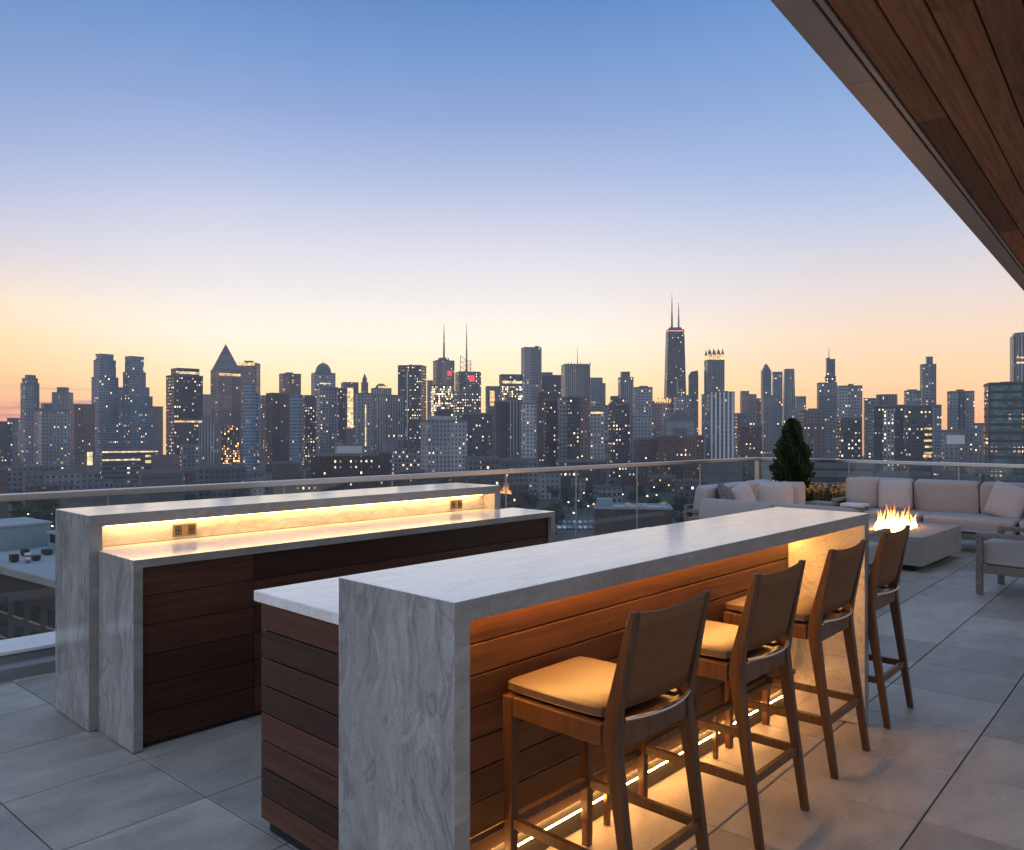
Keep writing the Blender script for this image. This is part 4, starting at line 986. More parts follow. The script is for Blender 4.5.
T('narrow slab just left of the first masted tower', 1300, 431, 8, 'office_block', 'building').tier(427, 435, 381, st='pink', mul=1.2)
b = T('grey tower with a tall mast and a red sign, first of the masted pair', 1150, 443.5, 14).tier(433, 454.5, 361.5, st='pink', mul=1.1).tier(438, 449, 358, 361.5, st='slate'); b.ant(444, 324, 358, 1.5, .3); w_ = b.wd(21.5); b.last = (w_[0], w_[1], 0, 0, 0); b.light(445.8, 450.2, 376, 371.5, 'red_light', 'red_sign', out=.8)
b = T('block with a golden lit front at the foot of the masted pair', 1000, 442, 10, 'office_block', 'building').tier(431, 453, 386, st='gold', lit=.55)
b = T('dark topped tower with a lattice frame, second mast and red sign', 1160, 468, 14).tier(455, 481, 373.5, st='busy', mul=.9, lit=.3).tier(456, 480, 366 + 6, 373.5, st='plain', mul=.5)
mb = MB(); z0, z1 = b.z(373), b.z(356); xs = b.ox(460, 460), b.ox(471, 471)
for x in xs: mb.tube((x,0,z0), (x,0,z0+(z1-z0)*(1 if x == xs[0] else .75)), .45, n=6)
for i in range(3): mb.tube((xs[0],0,z0+(z1-z0)*i/3.2), (xs[1],0,z0+(z1-z0)*(i+1)/4), .35, n=5); mb.tube((xs[1],0,z0+(z1-z0)*i/4), (xs[0],0,z0+(z1-z0)*(i+1)/3), .35, n=5)
mb.build('lattice_frame', M['mast'], b.t); b.ant(466.5, 324, 372, 1.4, .3); w_ = b.wd(26); b.last = (w_[0], w_[1], 0, 0, 0); b.light(467, 472.5, 382, 376, 'red_light', 'red_sign', out=.8)
T('block covered with lit windows below the lattice framed tower', 980, 467, 12, 'office_block', 'building').tier(453, 481, 392, st='busy', lit=.5)
T('dark cubic block rising just behind the pale slab of flats below the masts', 820, 443.5, 14, 'office_block', 'building').tier(436, 451, 410, st='plain', mul=.28)
b = T('broad pale blue grey slab of flats with a dark window grid below the masts', 620, 444, 24, 'apartment_tower', ratio=.42).tier(420.5, 467.5, 421, st='pale', mul=.85, lit=.10).pent(427, 455, 416, 421, 'roof_pale', .5)
T('low pinkish building with tall lit windows left of the pale slab of flats', 640, 407, 8, 'low_building', 'building').tier(391, 422, 450, st='busy', mul=2.4, lit=.35)
T('plain grey block beside the low pinkish building', 680, 390, 16, 'low_building', 'building').tier(383, 397, 440, st='plain', mul=1.1)
T('dark blue block with scattered lights right of the pale slab of flats', 760, 477, -14, 'apartment_block', 'building').tier(463, 492, 414, st='dark', mul=1.1, lit=.10)
T('low building with a pale blue roof right of the pale slab of flats', 560, 479, 10, 'low_building', 'building').tier(465, 495, 458, st='slate', roof='roof_pale', mul=.7)
b = T('narrow tower with a column of lit glass right of the masted pair', 1100, 492, 10, 'office_tower').tier(485.5, 499.5, 387, st='slate', mul=.8); b.light(489, 494, 406, 391, 'gold_light', 'lit_glass')
b = T('office block with broad golden lit floors left of the tall blue grey tower', 1000, 510.5, 8).tier(499, 522.5, 375.5, st='office', mul=1.5); b.light(501, 521, 384, 381.5, 'white_light'); 
mb = MB(); w_ = b.last; mb.prism(rect(w_[0]*.94, .5, w_[3], -w_[1]/2-.4), b.z(401), b.z(386.5), 0, 0); mb.build('lit_floors', facade('gold', 17.7, lit=.5), b.t)
T('tall plain blue grey tower with a notched flat top near the skyline middle', 1080, 531, 14).tier(521, 541.5, 348.5, st='slate', mul=1.25, lit=.05).pent(535, 539.5, 346, 348.5)
T('dark stepped block right of the tall blue grey tower', 1150, 550, 10).tier(539, 561.5, 376, st='dark', lit=.1).tier(540, 552.5, 372.5, 376, st='blue')
b = T('pinkish ribbed tower with a spiky parapet and a thin mast', 1050, 575.5, 12).tier(561, 590, 365.5, st='stripe', mul=.72, lit=.03)
w_ = b.last
for i in range(9): mb = MB(); mb.box(w_[3]-w_[0]/2+w_[0]*i/8-.5, w_[3]-w_[0]/2+w_[0]*i/8+.5, -w_[1]/2-.3, -w_[1]/2+.6, w_[2]-.4, w_[2]+1.6+(i%3)*.7); mb.build('parapet_spike', M['roof'], b.t); b.ant(577.5, 346, 366, .55, .15)
T('grey tower with a stepped right shoulder next to the spiky parapet', 1100, 597, 14).tier(588, 605.5, 384, st='slate', lit=.05).tier(588.5, 602.5, 378.5, 384, st='slate')
T('dark blank sided tower in the front row left of the white lined one', 700, 501, 12, 'apartment_tower').tier(494, 508.5, 402, st='plain', mul=.42)
b = T('dark tower with thin white vertical lines on its front', 690, 514.5, 6, 'apartment_tower').tier(508, 521.5, 401, st='dark', lit=.10); b.piers(4, .14, mat=M['kerb_cap'])
T('greyish white slab with banded windows in the front row', 680, 528.5, 6, 'apartment_tower').tier(521, 536.5, 404, st='pale', mul=1.1).tier(522, 536, 402, 404, st='plain', mul=1.2)
T('reddish dark block behind the greyish white banded slab', 900, 546.5, 10, 'office_block', 'building').tier(536, 558, 392, st='brick', mul=.6, lit=.03)
T('slim dark tower with brown piers right of the greyish white slab', 720, 551, 14, 'apartment_tower').tier(543.5, 558.5, 400, st='brick', mul=.7, lit=.12)
T('grey concrete slab of flats in the front row, left of the black one', 700, 563, 10, 'apartment_tower').tier(557.5, 569, 398, st='slate', mul=1.1)
T('black slab with small lit windows in the front row', 690, 573.5, 8, 'apartment_tower').tier(568, 579.5, 397, st='dark', mul=.5, lit=.16)
T('brown grey slab right of the black front row slab', 705, 583.5, 10, 'apartment_tower').tier(579, 588.5, 397.5, st='brown', mul=1.2, lit=.14)
b = T('pale window grid tower with a golden lit rooftop edge', 710, 596, 12, 'apartment_tower').tier(587.5, 604.5, 411, st='pale', mul=.8, lit=.16); b.light(589, 602, 413.8, 412, 'gold_light')
T('narrow grey block right of the gold edged window grid tower', 820, 608, 10, 'apartment_block', 'building').tier(603.5, 613, 406, st='slate', mul=.8, lit=.16)
T('dark stepped tower with scattered lit windows before the slim grey pair', 780, 619, 16, 'apartment_tower').tier(608.5, 629.5, 404, st='dark', lit=.22, mul=1.2).tier(610, 625, 397, 404, st='dark', mul=1.2)
T('slim grey tower with a small raised top left of the black tapered tower', 1100, 625.5, 14).tier(618, 633.5, 378, st='stripe', mul=.7).tier(620.5, 630, 372.5, 378, st='slate', mul=.8)
T('square blue grey tower between the slim grey and the black tapered one', 1000, 642.5, 12).tier(633, 652.5, 388, st='slate', mul=1.3, lit=.06).pent(639, 648, 386, 388)
T('low pale green block under the square blue grey tower', 760, 642, 8, 'office_block', 'building').tier(632, 653, 417, st='pale', mul=.7, lit=.03)
b = T('low wide tower whose rooftop glows gold beside the black tapered tower', 950, 661, 12, 'office_block', 'building').tier(651.5, 671, 402, st='pink', mul=.9, lit=.05)
mb = MB(); w_ = b.last
for i in range(7): mb.box(w_[3]-w_[0]/2+w_[0]*(i+.15)/7, w_[3]-w_[0]/2+w_[0]*(i+.8)/7, -w_[1]/2-.3, -w_[1]/2+.5, w_[2]-1.6, w_[2]+3.2+(i%2)*1.6)
mb.build('lit_rooftop', M['gold_light'], b.t)
# the black tapered tower
b = T('black tapered skyscraper with two white masts, tallest of the skyline', 1250, 675, 12, ratio=.72)
w0, d0 = b.wd(26); w1, d1 = b.wd(18.5); zt = b.z(330)
mb = MB(); mb.prism(rect(w0, d0), 0, zt, 0, 1, rect(w1, d1)); body = mb.build('tapered_shaft', [facade('dark', 5.5, lit=.07), M['roof']], b.t)
mb = MB()
for i in range(5):          # crossed bracing on the front
    za, zb = zt*i/5, zt*(i+1)/5
    def ed(z, s): f_ = z/zt; return Vector((s*(w0+(w1-w0)*f_)/2, -(d0+(d1-d0)*f_)/2-.15, z))
    mb.bar(ed(za,-1), ed(zb,1), .9, .4); mb.bar(ed(za,1), ed(zb,-1), .9, .4)
mb.build('cross_bracing', facade('plain', 1, mul=.35), body)
mb = MB(); mb.box(-w1/2-.2, w1/2+.2, -d1/2-.25, d1/2+.2, zt-3.2, zt-1.6); mb.build('lit_top_line', M['pink_light'], b.t)
mb = MB(); mb.box(-w1*.36, w1*.36, -d1*.36, d1*.36, zt, zt+3.4); mb.build('mast_base', M['roof'], b.t)
b.ant(671.8, 294, 328, 1.5, .3); b.ant(678.8, 302, 328, 1.4, .3)
T('white lit window cluster block at the foot of the black tapered tower', 1000, 681, 10, 'office_block', 'building').tier(674, 690, 396, st='pale', mul=.6, lit=.3).tier(677, 684, 377+3, 396, st='busy', lit=.5)
b = T('grey tower with a slanted top right of the black tapered tower', 1120, 693, 8, ratio=.8); b.tier(688.3, 698.3, 376, st='slate', mul=.8)
w_ = b.last; mb = MB(); k = mb.add([(-w_[0]/2,-w_[1]/2,w_[2]),(w_[0]/2,-w_[1]/2,w_[2]),(w_[0]/2,w_[1]/2,w_[2]),(-w_[0]/2,w_[1]/2,w_[2]),(-w_[0]*.2,-w_[1]/2,w_[2]+6),(w_[0]/2,-w_[1]/2,w_[2]+7.5),(w_[0]/2,w_[1]/2,w_[2]+7.5),(-w_[0]*.2,w_[1]/2,w_[2]+6)])
for q in ((0,1,5,4),(1,2,6,5),(2,3,7,6),(3,0,4,7),(4,5,6,7)): mb.face([k+i for i in q])
mb.build('slanted_top', facade('plain', 2, mul=.7), b.t)
b = T('slim grey tower with a crown of gold lit pinnacles', 1080, 714, 14, ratio=.9).tier(704, 724.5, 361, st='stripe', mul=.7, lit=.02)
w_ = b.last
mb = MB(); pn = MB()
for i in range(4):
    for j in (0, 1):
        x = w_[3]-w_[0]/2+w_[0]*(.1+.8*i/3); y = (-1 if j == 0 else 1)*w_[1]*.42
        mb.box(x-1.6, x+1.6, y-1.6, y+1.6, w_[2], w_[2]+8); pn.prism(rect(3.4,3.4,x,y), w_[2]+8, w_[2]+16, 0, 0, rect(.3,.3,x,y))
mb.build('lit_pinnacle_bases', M['gold_light'], b.t); pn.build('pinnacle_roofs', M['roof'], b.t)
b = T('pale gable fronted grey building like a house below the black tapered tower', 720, 679, 6, 'gabled_building', 'building').tier(664.5, 694, 420, st='plain', mul=1.2)
w_ = b.last; mb = MB(); k = mb.add([(-w_[0]/2,-w_[1]/2,w_[2]),(w_[0]/2,-w_[1]/2,w_[2]),(w_[0]*.12,-w_[1]/2,w_[2]+8),(-w_[0]*.12,-w_[1]/2,w_[2]+8),(-w_[0]/2,w_[1]/2,w_[2]),(w_[0]/2,w_[1]/2,w_[2]),(w_[0]*.12,w_[1]/2,w_[2]+8),(-w_[0]*.12,w_[1]/2,w_[2]+8)])
for q in ((0,1,2,3),(5,4,7,6),(3,2,6,7),(1,5,6,2),(4,0,3,7)): mb.face([k+i for i in q])
mb.build('gable_roof', facade('plain', 3, mul=1.1), b.t); b.light(672, 686, 436, 428, 'roof', 'recessed_opening')
T('red brown low block left of the brick block with dark bands', 660, 645, 10, 'low_building', 'building').tier(633.5, 656.5, 439, st='brick', lit=.06)
T('wide brick block with dark window bands under the gabled building', 640, 679.5, 6, 'brick_building', 'building').tier(655.5, 703.5, 436, st='brick', mul=1.1, lit=.10)
b = T('white and blue striped tower in the front row, right of the brick block', 640, 720.5, 10, 'apartment_tower', ratio=.7).tier(706.5, 734.5, 393, st='blue', mul=.9, lit=.03).pent(712, 728, 391.3, 393); b.piers(6, .42, mat=M['kerb_cap'])
T('narrow block just left of the white and blue striped tower', 1000, 704.5, 6, 'apartment_block', 'building').tier(701.5, 708, 395, st='slate', mul=.8)
T('violet grey tower with a stepped top right of the striped tower', 1100, 748, 12).tier(740, 756.5, 395, st='pink', mul=.9, lit=.03).tier(740, 749, 391, 395, st='pink', mul=.8)
T('narrow pinkish slab left of the domed slim tower', 1150, 758.5, 10).tier(754.5, 763, 399, st='pink')
T('low dark brown block right of the striped tower at the railing', 700, 749.5, 12, 'low_building', 'building').tier(737.5, 762, 426, st='brick', mul=.7, lit=.14)
T('cluttered grey block behind the low dark brown one', 820, 746, 14, 'office_block', 'building').tier(734, 754, 414, st='busy', mul=1.2, lit=.2)
b = T('slim grey tower with a tiny domed lantern behind the conifer', 1120, 766, 12, ratio=1.).tier(760.8, 771.3, 371, st='slate', mul=.8, lit=.02).tier(762.5, 770, 367.5, 371, st='slate', mul=.7); b.dome(763.5, 768.5, 364, 367.5)
T('pale grey slab in front of the slim tower with the domed lantern', 980, 768, 8, 'apartment_tower').tier(762, 776, 396, st='pale', mul=.5, lit=.02)
T('slim blue tower between the domed lantern and the flared tower', 1200, 777, 10).tier(771.8, 782.5, 372.5, st='blue', mul=1.1)
b = T('grey tower that flares slightly wider toward its foot', 1080, 789, 10, ratio=.8); w0, d0 = b.wd(16.5); w1, d1 = b.wd(10.5)
mb = MB(); mb.prism(rect(w0, d0), 0, b.z(369), 0, 1, rect(w1, d1)); mb.build('flared_shaft', [facade('stripe', 8.8, mul=.72, lit=.03), M['roof']], b.t)
T('low grey block right of the flared tower', 1150, 800, 10, 'office_block', 'building').tier(795, 806, 397, st='slate', mul=1.0)
b = T('brown tower with paler vertical strips behind the right side of the conifer', 820, 812, 12, 'apartment_tower').tier(800, 824.5, 411, st='brown', mul=.9, lit=.10); b.pent(808, 818, 408.5, 411); b.piers(3, .3, mat=facade('plain', 4, mul=.9))
b = T('stepped blue grey tower with a slim upper shaft and a spire', 1000, 826.5, 10, ratio=.7).tier(816.8, 837, 383.5, st='slate', mul=1.25, lit=.06).tier(825, 836, 377, 383.5, st='busy', lit=.3).tier(826, 835.3, 360, 377, st='blue'); b.tier(826, 830, 358, 360, st='blue'); b.ant(829, 346, 359, .5, .12, 'spire')
T('wide flat blue grey slab tower right of the spired stepped tower', 900, 849.5, 10, ratio=.5).tier(836.8, 862.3, 386.5, st='slate', mul=1.2, lit=.12).pent(848, 853.5, 384, 386.5)
T('dark low tower cluster with many lights in front of the wide blue grey slab', 740, 848, 16, 'apartment_block', 'building').tier(836, 861, 418, st='dark', mul=1.1, lit=.25)
T('banded grey block between the wide slab and the round topped tower', 900, 870, 8, 'office_block', 'building').tier(863.5, 876.5, 399, st='band')
b = T('dark tower with a round drum top and a white lit window grid', 720, 888, 4, 'apartment_tower', ratio=.7).tier(872.5, 904.5, 406, st='dark', mul=.7, lit=.10); b.cyl(876, 897.5, 394.5, 406, 'stripe', 'drum_top', .55)
w_ = b.last; mb = MB(); mb.prism(rect(w_[0]*.36, .6, 0, -w_[1]/2-.4), 0, b.z(409), 0, 1); o_ = mb.build('window_grid', [facade('busy', 44.1, (1,.85,.45), (1,.95,.8), mul=5, lit=.45), M['roof']], b.t)
T('grey tower with a flat top left of the thin tall notched one', 900, 912, 12).tier(903.8, 921, 391.5, st='slate', mul=.9, lit=.16).pent(907, 917, 389.5, 391.5)
T('thin tall grey tower with a raised notch on its roof', 960, 928, 14).tier(919.8, 936.3, 365, st='slate', mul=.85, lit=.08).tier(926, 933, 357.5, 365, st='slate', mul=.8)
b = T('dark front row tower with a column of orange lit landings', 660, 918, 12, 'apartment_tower').tier(903.5, 932.5, 406, st='dark', mul=1.2, lit=.14)
for i in range(5): b.light(922+(i%2), 930, 429.5+i*6, 427.5+i*6, 'gold_light', 'lit_landing')
b.light(921, 929.5, 457, 454.5, 'gold_light', 'lit_landing')
T('narrow blue grey slab right of the tower with orange landings', 820, 937.5, 10, 'apartment_tower').tier(932.5, 941.5, 405.5, st='blue', mul=1.1, lit=.05)
b = T('square twin ribbed grey tower standing alone left of the glass office block', 900, 960.5, 10, 'apartment_tower', ratio=.7).tier(947, 974.3, 392, st='slate', mul=.9, lit=.10).pent(956, 964, 389.5, 392)
w_ = b.last; mb = MB()
for fx in (-.15, .02): mb.box(w_[3]+w_[0]*fx, w_[3]+w_[0]*(fx+.08), -w_[1]/2-.8, -w_[1]/2+.1, 0, w_[2]-.3)
mb.build('dark_ribs', facade('plain', 6, mul=.3), b.t)
b = T('pale building with a big blank white wall at its top', 600, 957, 8, 'low_building', 'building').tier(941, 974.5, 431, st='pale', mul=.6, lit=.10); b.light(944.5, 963, 444, 435, 'kerb_cap', 'blank_wall')
T('small grey block between the blank walled building and the glass office block', 700, 978, 10, 'low_building', 'building').tier(972.5, 984, 424, st='pale', mul=.45, lit=.15)
b = T('tall pale ribbed tower with a rounded corner behind the glass office block', 700, 1026, 14).tier(1008.8, 1044, 336, st='stripe', mul=.8, lit=.04, chamfer=.12).tier(1011, 1042, 333, 336, st='slate', chamfer=.2)
b.last = (b.wd(35)[0], b.wd(35)[1], 0, 0, 0)
for i, yy in enumerate((357.5, 362.5)): b.light(1013, 1039, yy+1.5, yy, 'gold_light' if i == 0 else 'white_light', 'lit_band')

# ---- teal glass office block close by: floors of glazing between dark spandrels
def glass_office():
    b = T('near teal glass office block with dark floor bands and some orange lit rooms', 330, 1022, 9, 'office_block', 'building', ratio=.6)
    k0, k1 = 982.5, 1061; w, dp = b.wd(k1-k0); top = b.z(385.5); n = int(top/3.35)
    wm = MB(); wm.prism(rect(w-.6, dp-.6), 0, top-1.2, 0, 1); wm.build('core', [M['black'], M['roof']], b.t)
    g = facade('blue', 77.7, (1,.45,.13), (1,.7,.4)); gi = [x for x in g.node_tree.nodes if x.type == 'GROUP'][0]
    for nm, v in (('Bay', 1.6), ('Storey', 3.35), ('WinW', .94), ('WinH', .99), ('Lit', .02), ('FloorLit', .10), ('Power', 3.2)): gi.inputs[nm].default_value = v
    gi.inputs['Wall'].default_value = (.03,.045,.055,1); gi.inputs['Glass'].default_value = (.07,.13,.15,1)
    for i in range(n):
        z0 = top-(i+1)*3.35
        if z0 < 2: break
        mb = MB(); mb.prism(rect(w-.1, dp-.1), z0+1.05, z0+3.35-.02, 0, 0); mb.build('glazing_band', g, b.t)
        mb = MB(); mb.prism(rect(w+.15, dp+.15), z0+.0, z0+1.04, 0, 0); mb.build('spandrel', M['dark_teal'], b.t)
    mb = MB()
    for fx in (-.5, -.02, .5): mb.box(w*fx-.35, w*fx+.35, -dp/2-.25, -dp/2+.2, 0, top+.2)
    mb.build('facade_piers', M['dark_teal'], b.t)
    mb = MB(); mb.prism(rect(w+.5, dp+.5), top, top+1.1, 0, 0); mb.build('parapet', M['dark_teal'], b.t)
    b.last = (w, dp, top, 0, 0); b.pent(999, 1012, 381.5, 384.5)
M['dark_teal'] = plain('dark_teal_panel', (.035,.05,.06), .5)
glass_office()

# ---- low buildings nearer the terrace, seen through and over the railing
def low(label, d, x0, x1, y, st, phi=10, roof='roof', mul=1., ratio=.8, name='low_building', lit=None, pent=None):
    b = T(label, d, (x0+x1)/2, phi, name, 'building', ratio=ratio).tier(x0, x1, y, st=st, roof=roof, mul=mul, lit=lit)
    if pent: b.pent(*pent)
    return b
low('brown low block at the frame edge just over the long railing', 420, -12, 8, 469, 'plainb', 8, mul=1.3)
low('long low stadium like hall with a pale wall band near the frame edge', 480, 24, 98, 473, 'pale', 6, 'roof_pale', .5, .35, 'sports_hall', .05)
low('low dark hall with a long flat roof behind the lit terrace building', 560, 4, 70, 467, 'slate', 8, 'roof', .6, .4, 'warehouse', .05)
low('flat dark roofed hall under the pyramid roofed tower', 520, 196, 246, 467, 'slate', 8, 'roof', .7, .5, 'warehouse', .08)
low('plain brown windowless shed left of the long brick block', 470, 272, 300, 463, 'plainb', 14, 'roof', 1.1, .8, 'warehouse')
low('long dark brick block with lit ground floor windows below the golden strip', 500, 310, 379, 455, 'brick', 6, 'roof', .5, .3, 'brick_building', .22)
low('white walled roof block standing behind the long dark brick block', 540, 335, 362, 445, 'plain', 8, 'roof_pale', 1.6, .6)
low('dark narrow block between the long brick block and the pinkish one', 520, 378, 392, 452, 'dark', 8, lit=.14)
low('grey green hall with a sloping grass roof right of the brown warehouse', 470, 138, 182, 472, 'plain', 8, 'lawn', .4, .7, 'hall')
low('low grey block with pale roof under the dark blank sided tower', 540, 498, 538, 459.5, 'slate', 6, 'roof', .8, .5)
low('small row of lit shops beside the dark blank sided tower foot', 520, 480, 499, 458, 'busy', 6, 'roof_pale', .8, .6, lit=.25)
low('dark block with scattered lights below the black front row slab', 560, 556, 606, 461, 'dark', 8, 'roof', .8, .5, lit=.12)
low('low dark hall below the white and blue striped tower', 520, 700, 742, 462, 'plain', 6, 'roof', .4, .5)
low('long grey blue parking deck with dark openings just over the far railing', 260, 802, 872, 466, 'band', 4, 'roof', .6, .5, 'parking_deck', .02)
low('grey low flats between the parking deck and the glass office block', 300, 880, 930, 474, 'slate', 8, 'roof', .8, .5, lit=.14)
low('pale low block with lit entrance left of the glass office block', 310, 934, 980, 478, 'pale', 6, 'roof', .5, .5, lit=.08)
low('flat roofed grey block left of the terrace, below the long railing', 220, 222, 300, 507, 'slate', 12, 'roof_pale', .8, .7, lit=.05)
low('dark hall roof seen under the handrail left of the rear bar ledge', 260, 60, 150, 497, 'plain', 10, 'roof', .5, .6)

# smaller low blocks that fill the streets below the skyline, alike but for where they stand
rl = random.Random(21)
FILL = [(0, 170, 'beneath the slim grey and twin towers'), (170, 300, 'beneath the pyramid roofed tower'), (300, 480, 'beneath the domed tower and the masted pair'), (480, 620, 'beneath the tall blue grey tower and the black slab'), (620, 780, 'beneath the black tapered tower'), (790, 985, 'beneath the spired and notched towers')]
KND = [('slate','dark flat roofed low block'), ('brick','brown brick low block'), ('pale','pale flat roofed low block')]
for a, b_, tail in FILL:
    n_ = int((b_-a)/(15 if b_ < 481 or a > 780 else 24))
    for i in range(n_):
        st, kn = KND[rl.randrange(3)]; px = a + (i+.5)*(b_-a)/n_ + rl.uniform(-4, 4); d = rl.choice((470, 540, 600, 680)); wpx = rl.uniform(14, 30)
        yb = HYP + (CAMZ-ZG)*FPX/d; y = yb - rl.uniform(9, 19)*FPX/d
        o = T(kn+' '+tail, d, px, rl.uniform(-25, 25), 'low_block', 'building', ratio=rl.uniform(.6, 1.1), group='low blocks below the skyline').tier(px-wpx/2, px+wpx/2, y, st=st, mul=rl.uniform(.45, .9), lit=rl.uniform(.06, .2), roof=rl.choice(('roof','roof','roof_pale')))
        if rl.random() < .5: o.pent(px-wpx*.2, px+wpx*.15, y-2.2, y)
# brick building below the terrace
def brick_building():
    A = at(-70, 108, ZG); B = at(118, 77, ZG); d = (B-A); L = d.length; d.normalize(); rz = math.atan2(d.y, d.x)
    t = thing('brick_building', 'dark brick building with paired windows and white roof below the terrace edge', 'building', A, rz)
    H = 29.9; dp = 26
    m, nt, n, l, bs = newmat('near_brick'); uv = n.new('ShaderNodeUVMap'); br = n.new('ShaderNodeTexBrick'); br.inputs['Scale'].default_value = 1.0
    br.inputs['Color1'].default_value = (.060,.038,.031,1); br.inputs['Color2'].default_value = (.042,.027,.023,1); br.inputs['Mortar'].default_value = (.07,.06,.055,1); br.inputs['Mortar Size'].default_value = .012; br.inputs['Brick Width'].default_value = .3; br.inputs['Row Height'].default_value = .1
    l.new(uv.outputs[0], br.inputs[0]); l.new(br.outputs[0], bs.inputs['Base Color']); bs.inputs['Roughness'].default_value = .9
    mb = MB(); mb.prism([(0,0),(L,0),(L,dp),(0,dp)], 0, H, 0, 1); w = mb.build('wall', [m, M['roof_pale']], t)
    mb = MB()
    for a in ((-.2,L+.2,-.2,.35),(-.2,L+.2,dp-.35,dp+.2),(-.2,.35,.35,dp-.35),(L-.35,L+.2,.35,dp-.35)): mb.box(*a, H-.25, H+.55)
    mb.build('cornice', M['walk'], w)
    x = 1.6; i = 0
    while x < L-2 and i < 14:
        for z in (19.4, 22.3, 25.2):
            for dx in (0, 1.35):
                f = MB(); f.box(x+dx, x+dx+1.05, -.05, .03, z, z+1.9); o = f.build('window', M['dark_metal'], t)
                g = MB(); g.box(x+dx+.09, x+dx+.96, -.062, -.052, z+.09, z+.9); g.box(x+dx+.09, x+dx+.96, -.062, -.052, z+.98, z+1.81); g.build('pane', M['pane'], o)
                g = MB(); g.box(x+dx-.1, x+dx+1.15, -.14, -.001, z-.16, z-.003); g.build('sill', M['walk'], o)
        x += 4.3; i += 1
    rr = random.Random(8)
    Lc = Matrix.Rotation(-rz, 3, 'Z') @ (at(8, 113, 0) - Vector((A.x, A.y, 0)))
    for i in range(4):
        v = MB(); q = Lc + Matrix.Rotation(-rz, 3, 'Z') @ (at(14+i*11, 100+(i*5)%9, 0) - at(8, 113, 0)); a_ = rr.uniform(.4, .8); v.box(q.x-a_, q.x+a_, q.y-.4, q.y+.4, H+.15, H+rr.uniform(.6, 1.0)); v.box(q.x-a_+.2, q.x+a_-.2, q.y-.3, q.y+.3, H, H+.149); v.build('cooling_unit', M['dark_metal'], t)
    for i in range(9):
        v = MB(); px, py = rr.uniform(2, L-2), rr.uniform(2, dp-3); v.tube((px,py,H), (px,py,H+.9), .3, n=8); v.tube((px,py,H+.9), (px,py,H+1.25), .5, .42, n=8); v.build('roof_vent', M['steel'], t)
    for (px, py, sx, sy, sz) in ((Lc.x-5, Lc.y-3, 9, 7, 3.3), (Lc.x+8, Lc.y+2, 5, 5, 2.4)):
        v = MB(); v.box(px, px+sx, py, py+sy, H, H+sz); o = v.build('rooftop_house', M['pent_blue'], t); g = MB(); g.box(px-.2, px+sx+.2, py-.2, py+sy+.2, H+sz, H+sz+.25); g.build('roof_edge', M['roof_pale'], o)
        g = MB(); g.box(px+sx*.6, px+sx*.6+1.2, py-.05, py+.02, H+.3, H+2.4); g.build('door', M['dark_metal'], o)
        g = MB()
        for u in (.12, .28, .44, .82): g.box(px+sx*u, px+sx*u+.9, py-.04, py+.02, H+1.2, H+2.3)
        g.build('window', M['pane'], o)
M['pane'] = plain('dark_pane', (.02,.025,.03), .12); M['pent_blue'] = plain('blue_grey_panel', (.20,.27,.31), .6, scale=1)
brick_building()
def shed():
    d = 200; b = Bld('flat_roofed_shed', 'flat roofed grey shed with pale blue roof seen between the two bars', d, 632, 3, 'building', ratio=.55)
    w, dp = b.wd(78); H = b.z(506.5)
    mb = MB(); mb.prism(rect(w, dp), 0, H, 0, 1); wl = mb.build('wall', [facade('plainb', 1, mul=1.2), M['roof_blue']], b.t)
    mb = MB()
    for a in ((-w/2-.1,w/2+.1,-dp/2-.1,-dp/2+.3),(-w/2-.1,w/2+.1,dp/2-.3,dp/2+.1),(-w/2-.1,-w/2+.3,-dp/2+.3,dp/2-.3),(w/2-.3,w/2+.1,-dp/2+.3,dp/2-.3)): mb.box(*a, H-.2, H+.35)
    mb.build('parapet', M['roof_pale'], wl)
    rr = random.Random(2)
    for i in range(7):
        x, y = rr.uniform(-w/2+1, w/2-1), rr.uniform(-dp/2+1, dp/2-1); v = MB(); v.box(x-.6, x+.6, y-.5, y+.5, H, H+rr.uniform(.6, 1.1)); v.build('roof_unit', M['steel'], b.t)
    v = MB(); v.box(-w/2+.6, -w/2+4.6, -dp/2+4, -dp/2+8, H, H+1.9); v.build('rooftop_house', M['pent_blue'], b.t)
M['roof_blue'] = plain('pale_blue_roof', (.33,.42,.50), .8, scale=.4)
shed()

# ---- trees between the buildings
def tree_proto(name, H, Wd, seed, mat, n=620):
    r = random.Random(seed); t = thing(name, 'tmp', 'tree')
    mb = MB(); mb.tube((0,0,0), (.1,.05,H*.45), .28, .16, 7)
    for i in range(6):
        a = i*1.05+r.random(); mb.tube((.1,.05,H*(.3+.03*i)), (math.cos(a)*Wd*.32, math.sin(a)*Wd*.32, H*(.6+.05*i)), .11, .03, 5)
    mb.build('trunk', M['bark'], t)
    mb = MB(); lobes = [(Vector((r.uniform(-.34,.34)*Wd, r.uniform(-.34,.34)*Wd, H*r.uniform(.42,.86))), r.uniform(.16,.30)*Wd) for i in range(13)]
    for i in range(n):
        c, rad = r.choice(lobes); v = rv(r); v = v.normalized()*(v.length**.4); p = c + Vector((v.x, v.y, v.z*.8))*rad
        leaf(mb, p, r.uniform(.2, .48), r, .6, .45+.25*v.z)
    mb.build('crown', M[mat], t); return t
protos = [tree_proto('street_tree', 9, 8, 1, 'tree'), tree_proto('street_tree', 12, 9, 2, 'tree'), tree_proto('street_tree', 7, 7, 3, 'tree2')]
used = [False]*3
_rt = random.Random(5)
